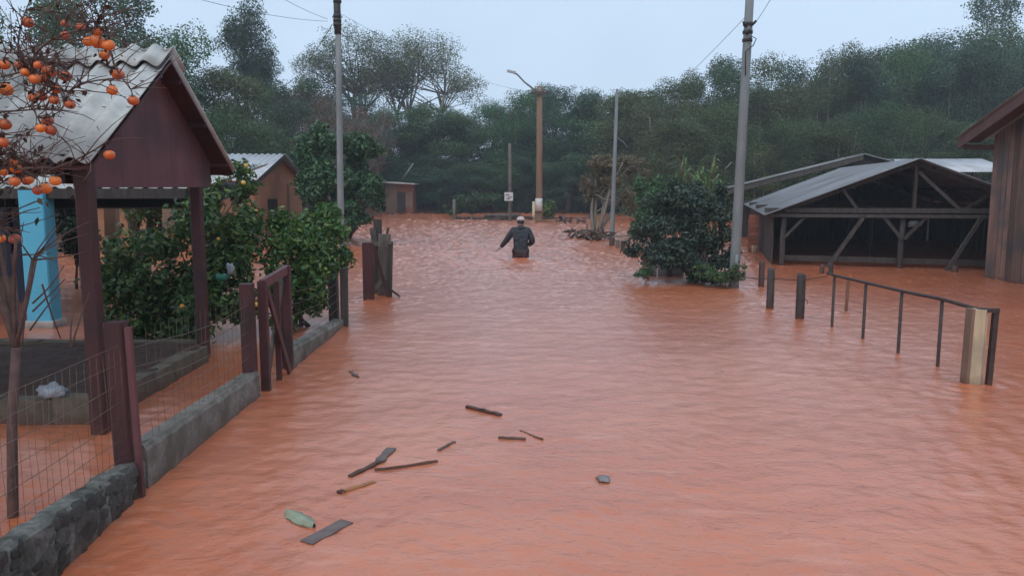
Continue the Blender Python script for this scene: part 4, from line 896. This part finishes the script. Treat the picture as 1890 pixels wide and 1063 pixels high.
for i in range(9):
    t0 = -.28 + i * 1.13
    for sg in (0, 1):
        b = MB(); s0 = -.12 if not sg else 2 * hs_ + .12; zz = ez - .03 + .004 * i; wave_sheet(b, SP(s0, t0, zz + .02), SP(s0, t0 + 1.16, zz + .02), ux * (hs_ - s0) + Vector((0,0,rz_ - ez + .04)), .11, .012, 6, .004); b.build('roof_sheet', M['zinc_grey'], shed)
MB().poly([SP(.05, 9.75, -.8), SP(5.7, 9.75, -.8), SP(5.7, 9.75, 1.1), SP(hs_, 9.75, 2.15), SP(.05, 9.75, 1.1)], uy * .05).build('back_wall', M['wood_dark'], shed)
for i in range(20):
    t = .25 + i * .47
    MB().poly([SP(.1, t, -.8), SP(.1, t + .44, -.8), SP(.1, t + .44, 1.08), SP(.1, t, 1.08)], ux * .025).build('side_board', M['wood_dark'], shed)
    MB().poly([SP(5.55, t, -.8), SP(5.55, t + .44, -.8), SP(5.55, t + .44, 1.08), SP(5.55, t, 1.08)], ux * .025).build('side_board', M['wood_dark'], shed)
MB().beam(SP(.3, .3, .16), SP(5.4, .3, .12), .05, .12).build('low_rail', M['wood_dark'], shed)
o = lump(MB(), SP(2.95, .3, .92), .1, 14, .35, 3, (1.3,.4,.6)).build('hanging_cloth', M['plastic'], loc=SP(2.95,.3,.92)); tag(o, 'pale blue cloth scrap hanging inside the open shed', 'cloth')
# --- second shed behind
B0 = Vector((7.28, 27.3, 0)); BP = lambda s, t, z: shed_pt(B0, s, t, z); be, br, bh = 1.61, 2.72, 4.16
shed2 = thing('back_shed', (B0.x + 3, B0.y, 0), 'older grey-roofed shed behind and left of the open shed', 'shed')
for i in range(5):
    t0 = -.3 + i * 1.13
    b = MB(); wave_sheet(b, BP(-.15, t0, be + .003 * i), BP(-.15, t0 + 1.16, be + .003 * i), ux * (bh + .15) + Vector((0,0,br - be)), .177, .022, 6, .008); b.build('roof_sheet', M['fibre_dark'], shed2)
    b = MB(); wave_sheet(b, BP(bh * 1.35, t0, lerp(be, br, .65) + .003 * i), BP(bh * 1.35, t0 + 1.16, lerp(be, br, .65) + .003 * i), ux * (-bh * .35) + Vector((0,0,(br - be) * .35 + .03)), .177, .022, 6, .008); b.build('roof_sheet', M['fibre_dark'], shed2)
MB().poly([BP(.25, 0, 1.0), BP(bh * 1.3, 0, 1.0), BP(bh * 1.3, 0, br - .5), BP(bh, 0, br - .12)], uy * .04).build('gable_panel', M['wood_dark'], shed2)
B('bargeboard', BP(0, -.27, be - .09), BP(bh, -.27, br - .09), .03, .14, 'wood_dark', shed2)
MB().poly([BP(.25, .02, -.8), BP(5.3, .02, -.8), BP(5.3, .02, 1.0), BP(.25, .02, 1.0)], uy * .04).build('front_wall', M['wood_dark'], shed2)
bm_ = MB().box((0,0,0), (.24,.1,.1)).mesh('brick'); bm_.materials.append(M['brick'])
for r_ in range(16):
    for k in range(2):
        p = SP(-.12 + (.012 if r_ % 2 else 0), 3.6 + .25 * k, -.7 + r_ * .108); o = mesh_obj('brick', bm_, None, shed, p - shed.location); o.rotation_euler.z = -ang
b = MB(); b.beam(SP(-.1, 3.3, -.8), SP(-.1, 3.3, .2), .09, .09); b.build('pale_post', M['wood_pale'], shed)
MB().tube([D(1590,291,26.4), D(1640,299,26.2), D(1650,296,26.2)], [.1,.08,.03], 6).build('roof_flap', M['black'], shed2)
# --- pale roof behind
shed3 = thing('pale_roof_shed', D(1745, 320, 31), 'long shed with pale metal roof behind the open shed', 'shed')
xa, xb = D(1655, 318, 31).x, D(1880, 318, 31).x; za, zb = D(1700, 318, 31).z, D(1700, 294, 33.6).z
n3 = 6
for i in range(n3):
    b = MB(); wave_sheet(b, (lerp(xa, xb, i / n3), 31, za + .003 * i), (lerp(xa, xb, (i + 1) / n3) + .03, 31, za + .003 * i), (0, 2.6, zb - za), .11, .012, 6, .004); b.build('roof_sheet', M['zinc'], shed3)
for i in range(7): x = lerp(xa + .1, xb - .1, i / 6); MB().tube([(x, 31.3, -.8), (x, 31.3, za)], .06, 7).build('post', M['wood_dark'], shed3)
MB().box((lerp(xa, xb, .5), 33.3, .7), (xb - xa - .2, .06, 3.0)).build('back_wall', M['wood_dark'], shed3)
# --- plank barn at the right edge
barn = thing('plank_barn', (8.95, 12.6, 0), 'tall barn of brown upright planks cut off by the right edge', 'barn')
BX = 8.93; YA, YR = 15.1, 12.4; zA, zR = 2.62, 3.72
def barnz(y): return zA + (zR - zA) * (1 - abs(y - YR) / (15.5 - YR))
y = YA; k = 0; random.seed(12)
while y > 9.9:
    wd = random.uniform(.13,.19); off = random.uniform(-.012,.012); b = MB(); y2 = y - wd + .008; x = BX + off
    b.poly([(x, y, -.8), (x, y2, -.8), (x, y2, barnz(y2) - .12), (x, y, barnz(y) - .12)], (.025, 0, 0)); b.build('plank', M['wood_plank'], barn); y -= wd; k += 1
for i in range(24):
    x = BX + .1 + i * .17; MB().box((x, YA + .0, .85), (.155, .03, 3.3)).build('plank', M['wood_plank'], barn)
MB().poly([(BX + .1, 9.95, -.8), (BX + .1, YA - .03, -.8), (BX + .1, YA - .03, 2.4), (BX + .1, YR, 3.4), (BX + .1, 9.95, 2.5)], (.03, 0, 0)).build('inner_lining', M['wood_dark'], barn)
for s, ye in ((1, 15.55), (-1, 9.25)):
    MB().beam((BX - .42, ye, zA - .12), (BX - .42, YR, zR - .12), .17, .03, roll=0, ref=(1,0,0)).build('bargeboard', M['wood_red'], barn)
    MB().poly([(BX - .4, ye, zA - .09), (BX - .02, ye, zA - .09), (BX - .02, YR, zR - .09), (BX - .4, YR, zR - .09)], (0,0,.02)).build('soffit', M['wood_red'], barn)
    for i in range(4):
        b = MB(); wave_sheet(b, (BX - .47 + i * 1.1, ye, zA + .01 + .003 * i), (BX - .47 + i * 1.1 + 1.13, ye, zA + .01 + .003 * i), (0, YR - ye, zR - zA + .02), .11, .012, 6, .005); b.build('roof_sheet', M['zinc'], barn)
MB().box((BX - .03, 13.86, 1.05), (.05, .12, .3)).build('window_trim', M['white'], barn)
MB().beam((BX - .35, 15.5, 2.45), (BX + .3, 15.2, 2.42), .09, .09).build('eave_beam', M['wood_red'], barn)

# --- handrail fence in the water -------------------------------------------
hf = thing('iron_railing', W(1680, 660), 'rusty iron railing of thin bars half under water on the right', 'railing')
bars = [(1535,605,.64),(1592,626,.64),(1657,652,.645),(1730,677,.65)]
tops = []
for x, y, h in bars:
    p = W(x, y); MB().tube([(p.x, p.y, -.8), (p.x + .004, p.y, h)], .0165, 8).build('bar', M['iron'], hf); tops.append(Vector((p.x + .004, p.y, h)))
e = W(1820, 711); MB().beam((e.x, e.y, -.8), (e.x + .035, e.y, .665), .042, .042).build('end_bar', M['iron'], hf)
endt = Vector((e.x + .03, e.y, .65))
MB().tube([tops[0] + Vector((-.05,.1,.02))] + tops + [endt + Vector((-.1, 0, 0))], .017, 8).build('top_rail', M['iron'], hf)
MB().beam(endt + Vector((-.13, .05, .0)), endt + Vector((.03, -.01, .005)), .05, .035).build('end_clamp', M['iron'], hf)
p = W(1560, 574); tag(MB().tube([(p.x, p.y, -.8), (p.x + .02, p.y, .47)], .022, 7).build('rusted_stake', M['rust'], loc=(p.x, p.y, -.8)), 'thin rusty stake standing behind the iron railing', 'stake')
a = W(1792, 709); b = MB(); b.beam((a.x, a.y, -.8), (a.x + .02, a.y, .66), .1, .1, bev=.01, ref=(0,1,0)); o = thing('cream_post', (a.x, a.y, -.8), 'split cream coloured wooden post at the near end of the iron railing', 'post'); b.build('face', M['wood_pale'], o)
b = MB(); b.beam((a.x - .064, a.y + .01, -.8), (a.x - .042, a.y + .01, .665), .028, .1, ref=(0,1,0)); b.build('side', M['tan_wall'], o)
b = MB(); b.beam((a.x + .062, a.y + .02, -.8), (a.x + .08, a.y + .02, .64), .02, .095, ref=(0,1,0)); b.build('side', M['wood_pale'], o)
for x, y, yt, wd, m_, lab in ((1405,530,482,.1,'wood_red','reddish wooden post, farthest left of the three in the water'), (1421,569,495,.105,'wood_dark','dark wooden post, middle of the three in the water'), (1476,588,505,.115,'wood_dark','dark wooden post nearest the iron railing'), (1517,505,488,.09,'wood_red','short reddish stump before the open shed'), (1533,508,488,.09,'wood_dark','short dark stump before the open shed'), (1762,503,490,.12,'wood_red','low reddish stump near the plank barn')):
    p = W(x, y); t = D(x, yt, p.y); b = MB(); b.tube([(p.x, p.y, -.8), (p.x, p.y, t.z - .03), (p.x + .005, p.y, t.z)], [wd / 2, wd / 2, wd / 2 * .85], 9); o = b.build('wooden_post', M[m_], loc=(p.x, p.y, -.8)); tag(o, lab, 'post')
def wirething(pts, lab, r=.006): o = MB().tube(pts, r, 5).build('fence_wire', M['iron'], loc=pts[0]); tag(o, lab, 'wire')
p1, p2, p3 = W(1421, 569), W(1476, 588), W(1360, 540)
wirething([D(1375,512,12.6), D(1395,514,12), p1 + Vector((0,0,.42)), p2 + Vector((0,0,.5)), tops[0] + Vector((-.05,.1,-.02))], 'rusty wire strung along the three wooden posts to the railing')
p = D(1480, 540, 9.6); wirething([p2 + Vector((-.06,-.05,.25)), p2 + Vector((0,-.075,.26)), p2 + Vector((.07,-.04,.25)), p2 + Vector((.09,0,.2))], 'loop of wire round the wooden post nearest the railing', .005)

# ================================================================== FLOATING DEBRIS
def fl(name, pts, fn): pass
def floating(name, x0, y0, x1, y1, wd, th, m_, label, cat, z=.006, twist=0, jag=0):
    a = W(x0, y0, z); c = W(x1, y1, z); b = MB(); random.seed(int(x0))
    n = 7; v = []; f = []; d = (c - a); s = Vector((-d.y, d.x, 0)).normalized()
    for i in range(n):
        t = i / (n - 1); w_ = wd * (1 + random.uniform(-jag, jag)); q = a + d * t + s * random.uniform(-jag, jag) * wd * .4; h = th * (1 + random.uniform(-jag, jag))
        v += [q - s * w_ / 2 + Vector((0,0,-.03)), q + s * w_ / 2 + Vector((0,0,-.03)), q + s * w_ / 2 * .94 + Vector((0,0,h)), q - s * w_ / 2 * .94 + Vector((0,0,h))]
    for i in range(n - 1):
        for k in range(4): f.append((i*4+k, i*4+(k+1)%4, i*4+4+(k+1)%4, i*4+4+k))
    f += [(3,2,1,0), tuple(range((n-1)*4, n*4))]; b.add(v, f); o = b.build(name, M[m_], loc=a.lerp(c, .5)); tag(o, label, cat); return o
floating('floating_plank', 566, 1002, 640, 962, .085, .006, 'debris', 'wide grey plank floating nearest the camera', 'plank', jag=.06)
floating('floating_stick', 645, 880, 702, 852, .035, .01, 'wood_dark', 'dark broken stick floating beside the grey forked one', 'stick', jag=.3)
floating('floating_splinter', 700, 852, 722, 828, .065, .01, 'debris', 'short grey board end floating behind the dark broken stick', 'board', jag=.15)
floating('floating_twig', 692, 868, 808, 852, .014, .01, 'wood_plank', 'long thin twig floating right of the dark broken stick', 'twig', jag=.4)
floating('orange_board', 628, 909, 692, 890, .035, .008, 'wood_orange', 'bright orange splintered board floating in mid water', 'board', jag=.2)
floating('board_end', 626, 907, 633, 910, .036, .012, 'wood_dark', 'dark charred end of the orange board', 'board')
floating('floating_stick', 862, 751, 924, 767, .03, .016, 'iron', 'black knobbly stick, farthest of the floating sticks', 'stick', jag=.45)
floating('floating_stick', 920, 808, 970, 811, .026, .012, 'wood_grey', 'short grey stick floating right of centre', 'stick', jag=.2)
floating('floating_twig', 960, 796, 1002, 811, .012, .008, 'wood_plank', 'thin bent twig beside the short grey stick', 'twig', jag=.4)
floating('floating_twig', 810, 832, 838, 815, .02, .008, 'debris', 'small grey twig in the middle of the floating debris', 'twig', jag=.5)
floating('floating_twig', 647, 686, 660, 697, .03, .012, 'debris', 'tiny twig floating near the low wall', 'twig', jag=.5)
c = W(1114, 885); b = lump(MB(), (c.x, c.y, .006), .05, 23, .22, 3, (.75,1.1,.2)); tag(b.build('floating_cup', M['plastic_grey'], loc=c), 'squashed grey cup floating alone right of the debris', 'cup')
# flattened pale green plastic scrap
a = W(530, 943, .012); c = W(580, 970, .012); d = c - a; sd_ = Vector((-d.y, d.x, 0)).normalized(); b = MB(); v = []; f = []; n = 13; random.seed(17)
for i in range(n):
    t = i / (n - 1); hw = .05 * math.sin(math.pi * min(1, t * .92 + .06)) ** .6 * (1 + random.uniform(-.12, .12))
    for k in range(7):
        u_ = -1 + k / 3; v.append(a + d * t + sd_ * hw * u_ + Vector((0, 0, .014 * (1 - u_ * u_) + random.uniform(-.003, .004) - .002)))
for i in range(n - 1):
    for k in range(6): q = i * 7 + k; f.append((q, q + 1, q + 8, q + 7))
v2 = [p - Vector((0,0,.006)) for p in v]; N_ = len(v); b.add(v + v2, f + [tuple(N_ + i for i in q[::-1]) for q in f], True); tag(b.build('plastic_scrap', M['bottle'], loc=a.lerp(c, .5)), 'crumpled pale green plastic scrap floating beside the wide grey plank', 'plastic scrap')

# ================================================================== PERSON
def skin_mesh(name, verts, edges, radii, root=0, sub=2):
    me = bpy.data.meshes.new(name); me.from_pydata(verts, edges, []); o = bpy.data.objects.new(name, me); C.objects.link(o)
    o.modifiers.new('Skin', 'SKIN'); ld = me.skin_vertices[0].data
    for i, r in enumerate(radii): ld[i].radius = r if hasattr(r, '__len__') else (r, r); ld[i].use_root = (i == root)
    s = o.modifiers.new('Sub', 'SUBSURF'); s.levels = s.render_levels = sub
    bpy.context.view_layer.update(); dg = bpy.context.evaluated_depsgraph_get(); out = bpy.data.meshes.new_from_object(o.evaluated_get(dg)); out.name = name
    bpy.data.objects.remove(o); out.polygons.foreach_set('use_smooth', [True] * len(out.polygons)); return out
def join_meshes(name, ms):
    bm = bmesh.new()
    for m_ in ms: bm.from_mesh(m_)
    out = bpy.data.meshes.new(name); bm.to_mesh(out); bm.free(); out.polygons.foreach_set('use_smooth', [True] * len(out.polygons)); return out
# local frame: x right (as seen from behind), y forward (away from camera), z up from the ground
J = dict(pel=(0,0,.93), sp=(0,.02,1.1), ch=(0,.03,1.3), nk=(0,.04,1.47), hb=(0,.07,1.55), hc=(0,.09,1.62), ht=(0,.09,1.68),
         ls=(-.19,.03,1.40), le=(-.34,.06,1.17), lw=(-.49,.14,.99), rs=(.19,.03,1.40), re=(.29,-.01,1.13), rw=(.2,.22,1.05),
         lh=(-.1,.0,.88), lk=(-.12,.08,.5), la=(-.12,0,.09), lt=(-.13,.15,.03), rh=(.1,0,.88), rk=(.11,-.02,.5), ra=(.11,-.12,.09), rt=(.12,.02,.03))
px_ = D(961, 476, W(961, 476).y); person = thing('person', (px_.x, px_.y, -.75), 'person in dark jacket and pale cap wading away through the flood', 'person')
person.scale = (1.0, 1.0, 1.0)
def chain(names, rad, edges): return [J[n] for n in names], edges, rad
nm = ['pel','sp','ch','nk','hb','hc','ht','ls','le','lw','rs','re','rw','lh','lk','la','lt','rh','rk','ra','rt']; ix = {n: i for i, n in enumerate(nm)}
ed = [(ix[a], ix[b_]) for a, b_ in (('pel','sp'),('sp','ch'),('ch','nk'),('nk','hb'),('hb','hc'),('hc','ht'),('ch','ls'),('ls','le'),('le','lw'),('ch','rs'),('rs','re'),('re','rw'),('pel','lh'),('lh','lk'),('lk','la'),('la','lt'),('pel','rh'),('rh','rk'),('rk','ra'),('ra','rt'))]
rd = [(.14,.11),(.13,.1),(.15,.11),.055,.075,(.078,.095),(.06,.075),.06,.045,.03,.06,.045,.03,.09,.06,.045,.03,.09,.06,.045,.03]
parts = [skin_mesh('body', [J[n] for n in nm], ed, rd, 0)]
def hand(wr, fwd, side):
    wr = Vector(wr); f = Vector(fwd).normalized(); s = Vector(side); s = (s - f * s.dot(f)).normalized(); u = f.cross(s)
    vs = [tuple(wr), tuple(wr + f * .05), tuple(wr + f * .09)]; parts.append(skin_mesh('palm', vs, [(0,1),(1,2)], [(.028,.02),(.04,.018),(.038,.016)], 0, 1))
    for k, (o_, l) in enumerate(((-.03,.068),(-.01,.078),(.01,.074),(.03,.058))):
        b0 = wr + f * .075 + s * o_; parts.append(skin_mesh('f', [tuple(b0), tuple(b0 + f * l * .5), tuple(b0 + f * l * .8 - u * .02), tuple(b0 + f * l - u * .035)], [(0,1),(1,2),(2,3)], [.01,.0095,.009,.008], 0, 1))
    b0 = wr + f * .03 - s * .03; parts.append(skin_mesh('t', [tuple(b0), tuple(b0 + f * .03 - s * .03), tuple(b0 + f * .055 - s * .04 - u * .015)], [(0,1),(1,2)], [.013,.011,.009], 0, 1))
hand(J['lw'], Vector(J['lw']) - Vector(J['le']), (0,1,0)); hand(J['rw'], (-.3,1,.1), (0,0,1))
fb = MB(); hc = Vector(J['hc'])      # nose, ears, eyes and mouth on the far side of the head
fb.tube([hc + Vector((0,.09,.02)), hc + Vector((0,.115,-.015)), hc + Vector((0,.095,-.03))], [.012,.016,.012], 8)
for sg in (-1, 1):
    lump(fb, hc + Vector((sg * .078, .0, -.005)), .028, 3, .1, 2, (.4,.7,1.1)); lump(fb, hc + Vector((sg * .032, .088, .012)), .013, 3, .0, 2)
lump(fb, hc + Vector((0,.088,-.058)), .022, 5, .0, 2, (1.2,.5,.35)); parts.append(fb.mesh('face'))
body = mesh_obj('body', join_meshes('body', parts), M['skin'], person)
jn = ['pel0','pel','sp','ch','nk','ls','le','lw','rs','re','rw']; J['pel0'] = (0,0,.8); ji = {n: i for i, n in enumerate(jn)}
je = [(ji[a], ji[b_]) for a, b_ in (('pel0','pel'),('pel','sp'),('sp','ch'),('ch','nk'),('ch','ls'),('ls','le'),('le','lw'),('ch','rs'),('rs','re'),('re','rw'))]
jm = skin_mesh('jacket', [J[n] for n in jn], je, [(.185,.15),(.19,.15),(.185,.145),(.2,.145),(.09,.09),(.1,.1),.075,.052,(.1,.1),.08,.055], 2)
jk = mesh_obj('jacket', jm, M['jacket'], person)
hd = MB(); lump(hd, Vector(J['nk']) + Vector((0,-.045,.0)), .085, 6, .08, 2, (1.25,.75,.8)); mesh_obj('hood', hd.mesh('hood'), M['jacket'], jk)
tn = ['pel','lh','lk','la','rh','rk','ra']; ti = {n: i for i, n in enumerate(tn)}; te = [(ti[a], ti[b_]) for a, b_ in (('pel','lh'),('lh','lk'),('lk','la'),('pel','rh'),('rh','rk'),('rk','ra'))]
mesh_obj('trousers', skin_mesh('trousers', [J[n] for n in tn], te, [(.165,.135),(.115,.125),.09,.075,(.115,.125),.09,.075], 0), M['trouser'], person)
b = MB(); lump(b, hc + Vector((0,-.012,-.012)), .09, 2, .03, 3, (.95,1.05,.75)); b.mesh('hair'); mesh_obj('hair', b.mesh('hair'), M['hair'], person)
b = MB(); v = []; f = []; nseg = 20
prof = [(.096,.04),(.099,.06),(.094,.085),(.07,.11),(.035,.122),(.002,.125)]
for r_, z in prof:
    for k in range(nseg): a = 6.283 * k / nseg; v.append(hc + Vector((r_ * math.cos(a), r_ * 1.1 * math.sin(a), z - .005)))
for i in range(len(prof) - 1):
    for k in range(nseg): f.append((i*nseg+k, i*nseg+(k+1)%nseg, (i+1)*nseg+(k+1)%nseg, (i+1)*nseg+k))
b.add(v, f, True); cap = mesh_obj('cap', b.mesh('cap'), M['cap'], person)
b = MB(); b.add([hc + Vector((x, y, .02)) for x, y in ((-.08,.07),(-.06,.15),(0,.175),(.06,.15),(.08,.07))] + [hc + Vector((x, y, .032)) for x, y in ((-.08,.07),(-.06,.15),(0,.175),(.06,.15),(.08,.07))], [(4,3,2,1,0),(5,6,7,8,9)] + [(i,(i+1)%5,5+(i+1)%5,5+i) for i in range(5)]); mesh_obj('cap_brim', b.mesh('cap_brim'), M['cap'], cap)

# ================================================================== RAINY AIR
hz_ = MB().box((0, 60, 16), (300, 260, 38)); m = bpy.data.materials.new('rain haze'); m.use_nodes = True; n = m.node_tree; n.nodes.clear()
ou = n.nodes.new('ShaderNodeOutputMaterial'); pv = n.nodes.new('ShaderNodeVolumePrincipled'); pv.inputs['Color'].default_value = (.86,.92,1,1); pv.inputs['Density'].default_value = 0.0014; n.links.new(pv.outputs[0], ou.inputs['Volume'])
tag(hz_.build('haze', m), kind='stuff')
